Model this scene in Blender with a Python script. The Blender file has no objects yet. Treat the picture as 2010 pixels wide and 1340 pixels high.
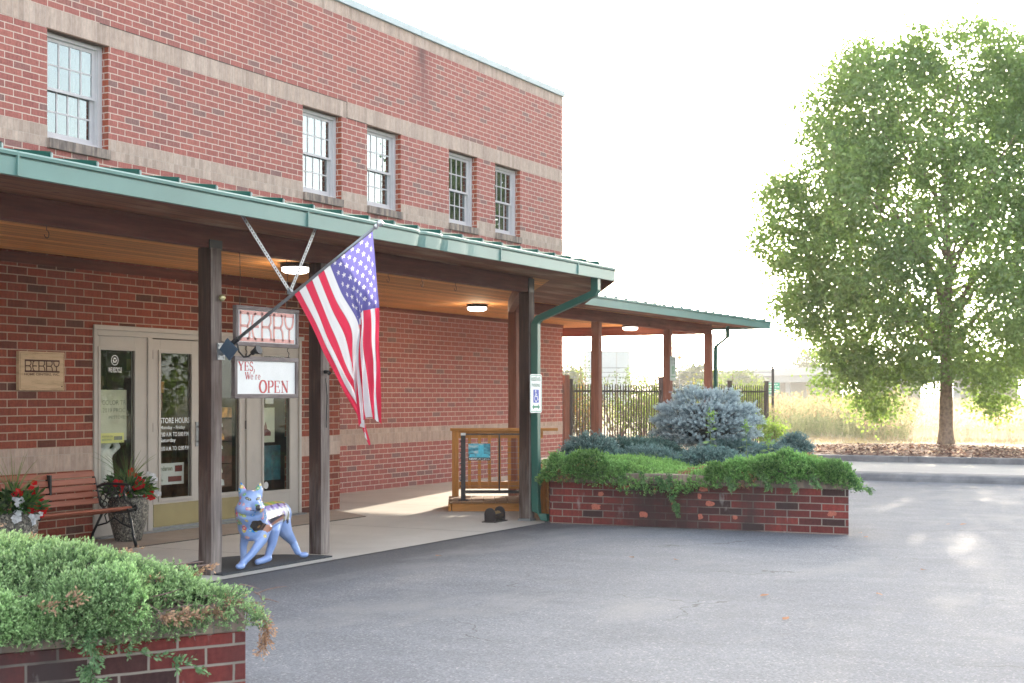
import bpy, math, random
import numpy as np
from mathutils import Vector, Matrix
R = math.radians
rng = np.random.default_rng(7)
random.seed(7)
scene = bpy.context.scene
COL = scene.collection

# ------------------------------------------------------------------ camera, sky, sun, exposure
TH = math.atan(1480/2792)
CT, ST = math.cos(TH), math.sin(TH)
cam = bpy.data.objects.new("camera", bpy.data.cameras.new("camera"))
COL.objects.link(cam)
cam.location = (0, 0, 1.5)
cam.rotation_euler = (R(90), 0, TH - R(90))
cam.data.lens = 50; cam.data.sensor_width = 36
cam.data.shift_y = 106/2010
cam.data.clip_start = .1; cam.data.clip_end = 3000
cam.data.dof.use_dof = True; cam.data.dof.focus_distance = 10.5; cam.data.dof.aperture_fstop = 6.3
scene.camera = cam

SUN_AZ, SUN_EL = R(10.5), R(12.0)
sd = Vector((math.cos(SUN_EL)*math.cos(SUN_AZ), math.cos(SUN_EL)*math.sin(SUN_AZ), math.sin(SUN_EL)))
world = bpy.data.worlds.new("World"); scene.world = world
world.use_nodes = True
wn, wl = world.node_tree.nodes, world.node_tree.links
sky = wn.new('ShaderNodeTexSky'); sky.sky_type = 'NISHITA'; sky.sun_disc = False
sky.sun_elevation = SUN_EL; sky.sun_rotation = math.atan2(sd.x, sd.y)
sky.air_density = 1.0; sky.dust_density = 3.0; sky.ozone_density = 1.0
bg = wn['Background']; bg.inputs['Strength'].default_value = .15
# thin bright cloud: pale grey-white veil over the blue, patchy
tc = wn.new('ShaderNodeTexCoord'); mp = wn.new('ShaderNodeMapping'); mp.inputs['Scale'].default_value = (1, 1, 3)
nz = wn.new('ShaderNodeTexNoise'); nz.inputs['Scale'].default_value = 1.6; nz.inputs['Detail'].default_value = 7
rp = wn.new('ShaderNodeMapRange'); rp.inputs[1].default_value = .35; rp.inputs[2].default_value = .62
rp.inputs[3].default_value = .45; rp.inputs[4].default_value = .95
hsv = wn.new('ShaderNodeHueSaturation'); hsv.inputs['Saturation'].default_value = .34; hsv.inputs['Value'].default_value = 1.9
mx = wn.new('ShaderNodeMix'); mx.data_type = 'RGBA'
wl.new(tc.outputs['Generated'], mp.inputs[0]); wl.new(mp.outputs[0], nz.inputs['Vector'])
wl.new(nz.outputs[0], rp.inputs[0]); wl.new(rp.outputs[0], mx.inputs[0])
wl.new(sky.outputs[0], hsv.inputs['Color'])
wl.new(sky.outputs[0], mx.inputs[6]); wl.new(hsv.outputs[0], mx.inputs[7]); wl.new(mx.outputs[2], bg.inputs['Color'])

sl = bpy.data.lights.new("sun", 'SUN'); sl.energy = 3.4; sl.angle = R(.5); sl.color = (1, .86, .68)
so = bpy.data.objects.new("sun", sl); COL.objects.link(so)
so.rotation_euler = sd.to_track_quat('Z', 'Y').to_euler(); so.location = (60, 12, 40)

vs = scene.view_settings
vs.view_transform = 'Standard'; vs.look = 'None'; vs.gamma = 1; vs.use_curve_mapping = False
vs.exposure = 2.0
scene.render.engine = 'CYCLES'
scene.cycles.use_denoising = True
scene.cycles.max_bounces = 8; scene.cycles.transparent_max_bounces = 12
scene.cycles.volume_bounces = 0

# ------------------------------------------------------------------ node helpers
def newmat(name):
    m = bpy.data.materials.new(name); m.use_nodes = True
    return m, m.node_tree

def nd(nt, typ, ins=None, **props):
    n = nt.nodes.new(typ)
    for k, v in props.items(): setattr(n, k, v)
    for k, v in (ins or {}).items():
        s = n.inputs[k]
        if hasattr(v, 'is_linked') and hasattr(v, 'node'): nt.links.new(v, s)
        else: s.default_value = v
    return n

def c4(c): return (c[0], c[1], c[2], 1)

def uvn(nt, scale=(1, 1, 1), rot=0, loc=(0, 0, 0)):
    u = nd(nt, 'ShaderNodeUVMap')
    return nd(nt, 'ShaderNodeMapping', {0: u.outputs[0], 'Scale': scale, 'Rotation': (0, 0, rot), 'Location': loc}).outputs[0]

def posn(nt, scale=(1, 1, 1)):
    g = nd(nt, 'ShaderNodeNewGeometry')
    return nd(nt, 'ShaderNodeMapping', {0: g.outputs['Position'], 'Scale': scale}).outputs[0]

def noise(nt, vec, scale, detail=4, rough=.55):
    return nd(nt, 'ShaderNodeTexNoise', {'Vector': vec, 'Scale': scale, 'Detail': detail, 'Roughness': rough}).outputs[0]

def ramp(nt, fac, stops):
    n = nd(nt, 'ShaderNodeValToRGB', {0: fac})
    e = n.color_ramp.elements
    while len(e) < len(stops): e.new(.5)
    for i, (p, c) in enumerate(stops):
        e[i].position = p; e[i].color = c4(c) if not isinstance(c, (int, float)) else (c, c, c, 1)
    return n.outputs[0]

def mixc(nt, fac, a, b, blend='MIX'):
    n = nd(nt, 'ShaderNodeMix', data_type='RGBA', blend_type=blend)
    for k, v in ((0, fac), (6, a), (7, b)):
        if hasattr(v, 'node'): nt.links.new(v, n.inputs[k])
        else: n.inputs[k].default_value = v if k == 0 else c4(v)
    return n.outputs[2]

def mth(nt, op, a, b=0, c=0, clamp=False):
    n = nd(nt, 'ShaderNodeMath', operation=op, use_clamp=clamp)
    for k, v in enumerate((a, b, c)):
        if hasattr(v, 'node'): nt.links.new(v, n.inputs[k])
        else: n.inputs[k].default_value = v
    return n.outputs[0]

def sep(nt, vec):
    return nd(nt, 'ShaderNodeSeparateXYZ', {0: vec}).outputs

def finish(m, nt, color, rough=.7, metal=0, bump=None, bstr=.3, bdist=.01, spec=.5, **extra):
    p = nt.nodes['Principled BSDF']
    for k, v in (('Base Color', color), ('Roughness', rough), ('Metallic', metal), ('Specular IOR Level', spec)):
        if hasattr(v, 'node'): nt.links.new(v, p.inputs[k])
        else: p.inputs[k].default_value = c4(v) if k == 'Base Color' else v
    for k, v in extra.items():
        if hasattr(v, 'node'): nt.links.new(v, p.inputs[k.replace('_', ' ')])
        else: p.inputs[k.replace('_', ' ')].default_value = v
    if bump is not None:
        b = nd(nt, 'ShaderNodeBump', {'Strength': bstr, 'Distance': bdist, 'Height': bump})
        nt.links.new(b.outputs[0], p.inputs['Normal'])
    return m

MATS = {}
def plain(name, col, rough=.6, metal=0, nscale=30, namt=.18, bstr=.15, spec=.5, bd=.003):
    if name in MATS: return MATS[name]
    m, nt = newmat(name)
    v = posn(nt)
    n = noise(nt, v, nscale, 5)
    k = nd(nt, 'ShaderNodeMapRange', {0: n, 1: .3, 2: .7, 3: 1-namt, 4: 1+namt}).outputs[0]
    cc = nd(nt, 'ShaderNodeMix', data_type='RGBA', blend_type='MULTIPLY')
    cc.inputs[0].default_value = 1; cc.inputs[6].default_value = c4(col)
    nt.links.new(k, cc.inputs[7])
    MATS[name] = finish(m, nt, cc.outputs[2], rough, metal, n, bstr, bd, spec)
    return MATS[name]

# ------------------------------------------------------------------ brick
BL, BH = .254, .0813
def brick_mat(name, c1, c2, dark, mortar, stain=.0, spall=False, dk=(.88, .97)):
    m, nt = newmat(name)
    uv = uvn(nt)
    wob = nd(nt, 'ShaderNodeVectorMath', {0: nd(nt, 'ShaderNodeTexNoise', {'Vector': uv, 'Scale': 9, 'Detail': 2}).outputs[1], 1: (-.5, -.5, -.5)}, operation='ADD')
    wob = nd(nt, 'ShaderNodeVectorMath', {0: wob.outputs[0], 'Scale': .006}, operation='SCALE')
    v = nd(nt, 'ShaderNodeVectorMath', {0: uv, 1: wob.outputs[0]}, operation='ADD').outputs[0]
    def br(a, b, bias=0, mort=mortar, seed=None):
        n = nd(nt, 'ShaderNodeTexBrick', {'Vector': v, 'Color1': c4(a), 'Color2': c4(b), 'Mortar': c4(mort), 'Scale': 1, 'Mortar Size': .0064,
                'Mortar Smooth': .25, 'Bias': bias, 'Brick Width': BL, 'Row Height': BH}, offset=.5, offset_frequency=2, squash=1)
        return n
    b1 = br((0, 0, 0), (1, 1, 1), 0, (.5, .5, .5))
    rnd = b1.outputs[0]; fac = b1.outputs[1]
    base = ramp(nt, rnd, [(0, c1), (.3, c2), (.62, c1), (dk[0], c2), (dk[1], dark)])
    fine = noise(nt, uv, 38, 6, .65)
    strk = noise(nt, uvn(nt, (22, 3, 1)), 1.6, 3)
    base = mixc(nt, 1, base, ramp(nt, fine, [(.25, (.72, .72, .72)), (.75, (1.25, 1.22, 1.2))]), 'MULTIPLY')
    base = mixc(nt, .6, base, ramp(nt, strk, [(.3, (.68, .66, .68)), (.7, (1.2, 1.2, 1.15))]), 'MULTIPLY')
    if spall:
        sp = nd(nt, 'ShaderNodeTexVoronoi', {'Vector': uvn(nt, (1, 1.5, 1)), 'Scale': 5.0, 'Randomness': 1}).outputs['Color']
        spx = mth(nt, 'GREATER_THAN', sep(nt, sp)[0], .86)
        shp = mth(nt, 'LESS_THAN', nd(nt, 'ShaderNodeTexVoronoi', {'Vector': uvn(nt, (1, 1.5, 1)), 'Scale': 5.0}).outputs['Distance'], .30)
        base = mixc(nt, mth(nt, 'MULTIPLY', spx, shp), base, (.62, .20, .12))
    mo = mixc(nt, noise(nt, uv, 14, 4), tuple(x*.8 for x in mortar), tuple(min(1, x*1.12) for x in mortar))
    col = mixc(nt, fac, base, mo)
    if stain:
        st = noise(nt, posn(nt, (1, 1, .35)), 1.3, 5, .6)
        col = mixc(nt, mth(nt, 'MULTIPLY', ramp(nt, st, [(.46, 0.0), (.66, .85)]), stain), col, (.055, .04, .04))
        wz = noise(nt, posn(nt, (3, 3, 1.2)), 2.2, 5, .6)
        col = mixc(nt, mth(nt, 'MULTIPLY', ramp(nt, wz, [(.63, 0.0), (.72, 1.0)]), stain*.5), col, (.5, .46, .44))
    if name == 'brick_planter':   # old black grime over the middle of the planter face
        s = sep(nt, posn(nt)); d_ = mth(nt, 'ABSOLUTE', mth(nt, 'SUBTRACT', s[1], 6.1))
        f_ = nd(nt, 'ShaderNodeMapRange', {0: mth(nt, 'ADD', d_, mth(nt, 'MULTIPLY', noise(nt, posn(nt, (1, 1, 1)), 3.2, 5, .65), .9)), 1: .75, 2: 1.75, 3: .80, 4: 0.}).outputs[0]
        f_ = mth(nt, 'MULTIPLY', f_, mth(nt, 'GREATER_THAN', s[0], 14.0))
        f_ = mth(nt, 'MULTIPLY', f_, ramp(nt, noise(nt, posn(nt, (9, 9, 16)), 1.0, 4), [(.3, .55), (.6, 1.0)]))
        col = mixc(nt, f_, col, (.055, .032, .032))
    if name == 'brick_red':     # run-off stains below the parapet and below one sill
        s = sep(nt, posn(nt)); nn_ = noise(nt, posn(nt, (3, 3, .6)), 2.0, 5, .6)
        for cx_, w_, z0_, z1_, k_, cc_ in ((20.4, .42, 5.9, 7.35, .75, (.16, .07, .075)), (20.35, .16, 6.7, 7.35, .8, (.10, .055, .055)), (18.95, .22, 3.95, 4.45, .85, (.07, .045, .05)), (16.2, .5, 6.4, 7.3, .4, (.18, .08, .08)), (21.7, .35, 4.0, 4.4, .5, (.10, .06, .06))):
            gx = mth(nt, 'SUBTRACT', 1.0, mth(nt, 'ABSOLUTE', mth(nt, 'DIVIDE', mth(nt, 'SUBTRACT', s[0], cx_), w_)), clamp=True)
            gz = nd(nt, 'ShaderNodeMapRange', {0: s[2], 1: z0_, 2: z0_+(z1_-z0_)*.6, 3: 0., 4: 1.}).outputs[0]
            f_ = mth(nt, 'MULTIPLY', mth(nt, 'MULTIPLY', gx, gz), mth(nt, 'MULTIPLY', ramp(nt, nn_, [(.3, .3), (.65, 1.0)]), k_))
            col = mixc(nt, mth(nt, 'MULTIPLY', f_, mth(nt, 'LESS_THAN', s[2], z1_)), col, cc_)
    hgt = mth(nt, 'SUBTRACT', mth(nt, 'MULTIPLY', fine, .25), fac)
    return finish(m, nt, col, .85, 0, hgt, .55, .006, .25)

def soldier_mat(name, c1, c2, mortar, dirty=0, w=.0813, hgt=.9):
    m, nt = newmat(name)
    uv = uvn(nt)
    b = nd(nt, 'ShaderNodeTexBrick', {'Vector': uv, 'Color1': c4((0, 0, 0)), 'Color2': c4((1, 1, 1)), 'Mortar': c4((.5, .5, .5)), 'Scale': 1,
           'Mortar Size': .004, 'Mortar Smooth': .3, 'Brick Width': w, 'Row Height': hgt}, offset=0, squash=1)
    base = ramp(nt, b.outputs[0], [(0, c1), (.35, c2), (.7, tuple((x+y)/2*.92 for x, y in zip(c1, c2))), (1, tuple(x*.82 for x in c2))])
    n = noise(nt, uvn(nt, (1, .4, 1)), 26, 6, .7)
    base = mixc(nt, 1, base, ramp(nt, n, [(.25, (.75, .74, .74)), (.75, (1.2, 1.2, 1.2))]), 'MULTIPLY')
    if dirty:
        d = noise(nt, uvn(nt, (7, 1.3, 1)), 1.8, 5, .6)
        base = mixc(nt, mth(nt, 'MULTIPLY', ramp(nt, d, [(.4, 0.0), (.62, 1.0)]), dirty), base, (.09, .075, .075))
    col = mixc(nt, b.outputs[1], base, mortar)
    return finish(m, nt, col, .85, 0, mth(nt, 'SUBTRACT', mth(nt, 'MULTIPLY', n, .3), b.outputs[1]), .45, .005, .25)

MORT = (.64, .52, .45)
M_BR = brick_mat('brick_red', (.40, .140, .122), (.335, .115, .105), (.25, .14, .135), MORT)
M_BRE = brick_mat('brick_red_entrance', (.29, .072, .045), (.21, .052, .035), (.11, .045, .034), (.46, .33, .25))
M_BRR = brick_mat('brick_red_cut_end', (.38, .085, .045), (.32, .07, .04), (.3, .08, .05), MORT)
M_PL = brick_mat('brick_planter', (.27, .048, .04), (.14, .034, .032), (.06, .03, .03), (.30, .26, .22), stain=.95, dk=(.80, .90))
M_TAN = soldier_mat('brick_buff_soldier', (.55, .43, .37), (.48, .36, .30), (.45, .37, .32), dirty=.15)
M_SILL = soldier_mat('brick_buff_sill', (.42, .33, .27), (.32, .26, .23), (.22, .18, .17), dirty=.85)
M_ROW = soldier_mat('brick_buff_rowlock', (.38, .29, .22), (.30, .23, .18), (.22, .19, .17), dirty=.45)

# ------------------------------------------------------------------ wood and others
def wood_mat(name, a, b, gscale=(40, 2, 1), weather=None, planks=None, rough=.75, grain=.5, knots=True, amt=1):
    m, nt = newmat(name)
    uv = uvn(nt, gscale)
    g = noise(nt, uv, 1.0, 6, .7)
    big = noise(nt, uvn(nt, (gscale[0]*.12, gscale[1]*.3, 1)), 1.0, 3)
    col = ramp(nt, g, [(.25, tuple(x*.55 for x in a)), (.5, a), (.75, b)])
    col = mixc(nt, .55*amt, col, ramp(nt, big, [(.3, (.55, .5, .5)), (.7, (1.3, 1.3, 1.3))]), 'MULTIPLY')
    if knots:
        k = nd(nt, 'ShaderNodeTexVoronoi', {'Vector': uvn(nt, (4.5, 1.6, 1) if gscale[0] > gscale[1] else (1.6, 4.5, 1)), 'Scale': 1.0}).outputs['Distance']
        col = mixc(nt, ramp(nt, k, [(.03, .85), (.1, 0.0)]), col, tuple(x*.25 for x in a))
    h = g
    if planks:
        w, ax = planks
        c = sep(nt, uvn(nt))[ax]
        f = mth(nt, 'FRACT', mth(nt, 'DIVIDE', c, w))
        ln = mth(nt, 'ADD', mth(nt, 'LESS_THAN', f, .07), 0)
        cell = mth(nt, 'FLOOR', mth(nt, 'DIVIDE', c, w))
        rv = nd(nt, 'ShaderNodeTexWhiteNoise', {'W': cell}, noise_dimensions='1D').outputs[0]
        col = mixc(nt, 1, col, ramp(nt, rv, [(0, (.72, .72, .72)), (1, (1.2, 1.2, 1.2))]), 'MULTIPLY')
        col = mixc(nt, mth(nt, 'MULTIPLY', ln, .85), col, tuple(x*.12 for x in a))
        h = mth(nt, 'SUBTRACT', mth(nt, 'MULTIPLY', g, .3), ln)
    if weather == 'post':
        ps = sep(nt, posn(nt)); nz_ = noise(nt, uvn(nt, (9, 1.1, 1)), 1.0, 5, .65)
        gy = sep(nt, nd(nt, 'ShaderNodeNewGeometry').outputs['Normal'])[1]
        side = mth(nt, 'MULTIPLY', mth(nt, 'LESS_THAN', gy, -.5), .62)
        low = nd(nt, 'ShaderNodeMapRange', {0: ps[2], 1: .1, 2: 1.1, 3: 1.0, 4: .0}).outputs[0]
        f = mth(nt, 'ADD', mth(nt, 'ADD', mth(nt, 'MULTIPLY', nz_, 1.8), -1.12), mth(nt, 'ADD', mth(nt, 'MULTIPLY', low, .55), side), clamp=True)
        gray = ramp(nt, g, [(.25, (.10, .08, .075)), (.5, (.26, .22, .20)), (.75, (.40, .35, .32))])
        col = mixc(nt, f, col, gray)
    if weather == 'patchy':
        pz = noise(nt, uvn(nt, (.7, 3.4, 1)), 1.0, 5, .6)
        col = mixc(nt, ramp(nt, pz, [(.52, 0.0), (.66, .8)]), col, (.42, .26, .17))
    return finish(m, nt, col, rough, 0, h, grain, .004, .3)

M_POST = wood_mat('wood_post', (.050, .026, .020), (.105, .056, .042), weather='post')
M_POST2 = wood_mat('wood_post_cedar', (.23, .095, .062), (.31, .14, .09))
M_BEAM = wood_mat('wood_beam', (.11, .030, .020), (.17, .055, .036), (2, 26, 1))
M_BEAM2 = wood_mat('wood_beam_cedar', (.19, .06, .038), (.26, .09, .055), (2, 26, 1))
M_SOF = wood_mat('soffit_cedar', (.70, .31, .10), (.78, .40, .15), (1.1, 34, 1), planks=(.14, 1), amt=.6)
M_SOFO = wood_mat('soffit_cedar_weathered', (.24, .085, .045), (.34, .14, .075), (1.1, 34, 1), planks=(.14, 1), weather='patchy')
M_BENCH = wood_mat('bench_stain', (.34, .10, .055), (.42, .145, .085), (3, 40, 1), knots=False, amt=.3, rough=.45)
M_RAIL = wood_mat('railing_cedar', (.56, .25, .065), (.66, .32, .10), (34, 2.4, 1))
M_RAILH = wood_mat('railing_cedar_cross', (.54, .24, .065), (.64, .31, .10), (2.4, 34, 1))
M_DECK = wood_mat('deck_board', (.24, .135, .07), (.33, .2, .11), (2.4, 34, 1))
M_GRAYW = wood_mat('grey_barn_frame', (.20, .17, .165), (.32, .28, .27), (5, 34, 1), knots=False)
M_PLAQ = wood_mat('plaque_wood', (.60, .43, .27), (.66, .49, .33), (3, 20, 1), knots=False, amt=.2)

M_TEAL = plain('teal_painted_metal', (.115, .235, .215), .42, 0, 1.6, .10, .04)
M_TEALD = plain('green_roof_metal', (.014, .08, .065), .9, 0, 3, .12, .05, spec=.08)
M_SPOUT = plain('green_downspout', (.022, .115, .09), .38, 0, 2, .12, .05)
M_CAP = plain('blue_grey_coping', (.33, .42, .46), .45, 0, 2, .12, .05)
M_FRAME = plain('window_paint', (.52, .50, .52), .5, 0, 6, .06, .05)
M_DOOR = plain('door_paint', (.43, .395, .36), .5, 0, 5, .06, .05)
M_DOORD = plain('door_gasket', (.10, .085, .075), .6)
M_BLACK = plain('black_iron', (.018, .02, .022), .45, .3, 40, .2, .2)
M_GREYM = plain('galvanised', (.26, .275, .29), .45, .6, 25, .15, .1)
M_BRONZE = plain('fence_black', (.035, .028, .03), .5, .2, 20, .2, .1)
M_WHITE = plain('sign_white', (.78, .80, .80), .45, 0, 8, .04, .03)
M_PINK = plain('faded_red_print', (.72, .34, .31), .5, 0, 8, .06, .03)
M_REDT = plain('red_lettering', (.50, .05, .06), .5, 0, 20, .1, .03)
M_BROWNT = plain('burnt_lettering', (.075, .022, .012), .7, 0, 40, .2, .05)
M_GREENT = plain('green_lettering', (.01, .24, .14), .5)
M_BLUE = plain('blue_panel', (.02, .06, .42), .5)
M_PLASTIC = plain('dark_plastic', (.025, .026, .03), .5)
M_MAT = plain('mat_rubber', (.045, .05, .058), .95, 0, 60, .3, .5)
M_BRASS = plain('brass_kickplate', (.58, .52, .28), .22, .7, 3, .1, .03)
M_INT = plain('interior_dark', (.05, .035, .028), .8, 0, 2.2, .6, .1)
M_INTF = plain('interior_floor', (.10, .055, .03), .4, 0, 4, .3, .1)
M_STONEW = plain('plaster_white', (.82, .80, .78), .8, 0, 30, .1, .2)
M_SOIL = plain('planting_soil', (.07, .05, .035), .95, 0, 25, .4, .8, bd=.02)
M_BARK = plain('tree_bark', (.26, .19, .15), .9, 0, 14, .4, .9, bd=.03)
M_TWIG = plain('dead_twig', (.24, .16, .14), .9, 0, 60, .3, .4)

def emit(name, col, s):
    m, nt = newmat(name)
    return finish(m, nt, col, .4, Emission_Color=c4(col), Emission_Strength=s)
M_LAMP = emit('lit_lamp_lens', (1, .94, .84), 3)

def glass_mat(name, tintc=(.9, .95, .94), base=.12):
    m, nt = newmat(name)
    nt.nodes.remove(nt.nodes['Principled BSDF'])
    out = nt.nodes['Material Output']
    lw = nd(nt, 'ShaderNodeLayerWeight', {'Blend': .5})
    f = mth(nt, 'ADD', mth(nt, 'MULTIPLY', mth(nt, 'POWER', lw.outputs['Facing'], 5.0), .9), base, clamp=True)
    wn_ = noise(nt, posn(nt), 1.8, 2)
    bmp = nd(nt, 'ShaderNodeBump', {'Strength': .035, 'Distance': .02, 'Height': wn_})
    t = nd(nt, 'ShaderNodeBsdfTransparent', {'Color': c4(tintc)})
    g = nd(nt, 'ShaderNodeBsdfGlossy', {'Color': (.84, .95, .98, 1), 'Roughness': .01, 'Normal': bmp.outputs[0]})
    mxs = nd(nt, 'ShaderNodeMixShader', {0: f, 1: t.outputs[0], 2: g.outputs[0]})
    nt.links.new(mxs.outputs[0], out.inputs[0])
    return m
M_GLASS = glass_mat('door_glass', (.95, .97, .95), .035)
M_WGLASS = glass_mat('window_glass', (.5, .55, .55), .2)

# ------------------------------------------------------------------ object helpers
ROOT = {}
def wloc(o):
    v = Vector((0, 0, 0))
    while o is not None:
        v = v + Vector(o.location); o = o.parent
    return v

def tag(o, label=None, cat=None, group=None, kind=None):
    if label: o['label'] = label
    if cat: o['category'] = cat
    if group: o['group'] = group
    if kind: o['kind'] = kind
    return o

def thing(name, label, cat, loc=(0, 0, 0), group=None):
    o = bpy.data.objects.new(name, None); COL.objects.link(o); o.location = loc
    o.empty_display_size = .2
    return tag(o, label, cat, group)

class MB:
    def __init__(s): s.v = []; s.f = []; s.m = []; s.cur = 0
    def add(s, vs, fs):
        n = len(s.v); s.v += [tuple(map(float, p)) for p in vs]
        s.f += [tuple(i+n for i in f) for f in fs]; s.m += [s.cur]*len(fs); return s
    def box(s, x0, x1, y0, y1, z0, z1):
        x0, x1 = sorted((x0, x1)); y0, y1 = sorted((y0, y1)); z0, z1 = sorted((z0, z1))
        return s.add([(x0, y0, z0), (x1, y0, z0), (x1, y1, z0), (x0, y1, z0), (x0, y0, z1), (x1, y0, z1), (x1, y1, z1), (x0, y1, z1)],
                     [(3, 2, 1, 0), (4, 5, 6, 7), (0, 1, 5, 4), (1, 2, 6, 5), (2, 3, 7, 6), (3, 0, 4, 7)])
    def fbox(s, o, U, V, W, u0, u1, v0, v1, w0, w1):
        """box in a local frame: origin o, axes U V W"""
        o, U, V, W = Vector(o), Vector(U), Vector(V), Vector(W)
        c = [(u0, v0, w0), (u1, v0, w0), (u1, v1, w0), (u0, v1, w0), (u0, v0, w1), (u1, v0, w1), (u1, v1, w1), (u0, v1, w1)]
        fs = [(3, 2, 1, 0), (4, 5, 6, 7), (0, 1, 5, 4), (1, 2, 6, 5), (2, 3, 7, 6), (3, 0, 4, 7)]
        if U.cross(V).dot(W)*(u1-u0)*(v1-v0)*(w1-w0) < 0: fs = [f[::-1] for f in fs]
        return s.add([o+U*a+V*b+W*d for a, b, d in c], fs)
    def prism(s, poly, z0, z1):
        n = len(poly); a = sum(poly[i][0]*poly[(i+1) % n][1]-poly[(i+1) % n][0]*poly[i][1] for i in range(n))
        if a < 0: poly = poly[::-1]
        z0f = z0 if callable(z0) else (lambda x, y: z0)
        z1f = z1 if callable(z1) else (lambda x, y: z1)
        vs_ = [(x, y, z0f(x, y)) for x, y in poly]+[(x, y, z1f(x, y)) for x, y in poly]
        return s.add(vs_, [tuple(range(n))[::-1], tuple(range(n, 2*n))]+[(i, (i+1) % n, n+(i+1) % n, n+i) for i in range(n)])
    def extr(s, poly, o, U, V, W, t):
        """2-D polygon in U,V extruded along W by t"""
        o, U, V, W = Vector(o), Vector(U), Vector(V), Vector(W); n = len(poly)
        a = sum(poly[i][0]*poly[(i+1) % n][1]-poly[(i+1) % n][0]*poly[i][1] for i in range(n))
        if (a*t*U.cross(V).dot(W)) < 0: poly = poly[::-1]
        p0 = [o+U*x+V*y for x, y in poly]
        return s.add(p0+[p+W*t for p in p0], [tuple(range(n))[::-1], tuple(range(n, 2*n))]+[(i, (i+1) % n, n+(i+1) % n, n+i) for i in range(n)])
    def tube(s, pts, r, n=8, caps=True, flat=None):
        pts = [Vector(p) for p in pts]; k = len(pts)
        rs = r if isinstance(r, (list, tuple)) else [r]*k
        base = len(s.v); prev = None; vv = []
        for i, p in enumerate(pts):
            t = (pts[min(i+1, k-1)]-pts[max(i-1, 0)])
            t = t.normalized() if t.length > 1e-9 else Vector((0, 0, 1))
            if prev is None:
                a = Vector((0, 0, 1)) if abs(t.z) < .9 else Vector((1, 0, 0))
                u = t.cross(a).normalized()
            else:
                u = (prev-t*prev.dot(t)); u = u.normalized() if u.length > 1e-6 else t.orthogonal().normalized()
            w = t.cross(u); prev = u
            for j in range(n):
                an = 2*math.pi*j/n
                vv.append(p+(u*math.cos(an)+w*math.sin(an)*(flat or 1))*rs[i])
        fs = [(i*n+j, i*n+(j+1) % n, (i+1)*n+(j+1) % n, (i+1)*n+j) for i in range(k-1) for j in range(n)]
        if caps: fs += [tuple(range(n))[::-1], tuple((k-1)*n+j for j in range(n))]
        return s.add(vv, fs)
    def lathe(s, prof, c, n=24):
        cx, cy, cz = c; vv = []; k = len(prof)
        for r, z in prof:
            for j in range(n):
                a = 2*math.pi*j/n; vv.append((cx+r*math.cos(a), cy+r*math.sin(a), cz+z))
        fs = [(i*n+j, i*n+(j+1) % n, (i+1)*n+(j+1) % n, (i+1)*n+j) for i in range(k-1) for j in range(n)]
        fs += [tuple(range(n))[::-1], tuple((k-1)*n+j for j in range(n))]
        return s.add(vv, fs)
    def ell(s, c, r, n=12, m=8):
        vv = []; fs = []
        for i in range(m+1):
            ph = math.pi*i/m
            for j in range(n):
                a = 2*math.pi*j/n
                vv.append((c[0]+r[0]*math.sin(ph)*math.cos(a), c[1]+r[1]*math.sin(ph)*math.sin(a), c[2]-r[2]*math.cos(ph)))
        for i in range(m):
            for j in range(n): fs.append((i*n+j, i*n+(j+1) % n, (i+1)*n+(j+1) % n, (i+1)*n+j))
        return s.add(vv, fs)
    def build(s, name, mats, parent=None, smooth=False, bevel=0, label=None, cat=None, group=None, kind=None, uvmode=True, loc=None):
        me = bpy.data.meshes.new(name)
        off = wloc(parent) if parent is not None else Vector(loc or (0, 0, 0))
        V = np.array(s.v, dtype=np.float64)
        me.from_pydata([tuple(p) for p in (V-np.array(off))], [], s.f)
        if not isinstance(mats, (list, tuple)): mats = [mats]
        for m in mats: me.materials.append(m)
        if len(mats) > 1: me.polygons.foreach_set('material_index', s.m)
        if uvmode: box_uv(me, np.array(off))
        if smooth: me.polygons.foreach_set('use_smooth', [True]*len(me.polygons))
        me.update()
        o = bpy.data.objects.new(name, me); COL.objects.link(o)
        if parent is not None: o.parent = parent
        elif loc is not None: o.location = loc
        if bevel:
            b = o.modifiers.new('bevel', 'BEVEL'); b.width = bevel; b.segments = 2; b.limit_method = 'ANGLE'; b.angle_limit = R(40)
        return tag(o, label, cat, group, kind)

def box_uv(me, off):
    """UVs in metres: u along the face, v up"""
    uvl = me.uv_layers.new(name='UVMap')
    nl = len(me.loops)
    vi = np.empty(nl, dtype=np.int32); me.loops.foreach_get('vertex_index', vi)
    co = np.empty(len(me.vertices)*3); me.vertices.foreach_get('co', co); co = co.reshape(-1, 3)+off
    npol = len(me.polygons)
    nor = np.empty(npol*3); me.polygons.foreach_get('normal', nor); nor = nor.reshape(-1, 3)
    lt = np.empty(npol, dtype=np.int32); me.polygons.foreach_get('loop_total', lt)
    N = np.repeat(nor, lt, axis=0); P = co[vi]
    t = np.stack([-N[:, 1], N[:, 0], np.zeros(nl)], 1); L = np.linalg.norm(t, axis=1, keepdims=True); L[L < 1e-6] = 1
    t = t/L
    # keep the along-wall axis pointing one way
    sg = np.where((t[:, 0]+t[:, 1]*1.0001) < 0, -1, 1)[:, None]; t = t*sg
    u = (P*t).sum(1); v = P[:, 2].copy()
    hz = np.abs(N[:, 2]) > .75
    u[hz] = P[hz, 0]; v[hz] = P[hz, 1]
    uvl.data.foreach_set('uv', np.stack([u, v], 1).ravel())

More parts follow.
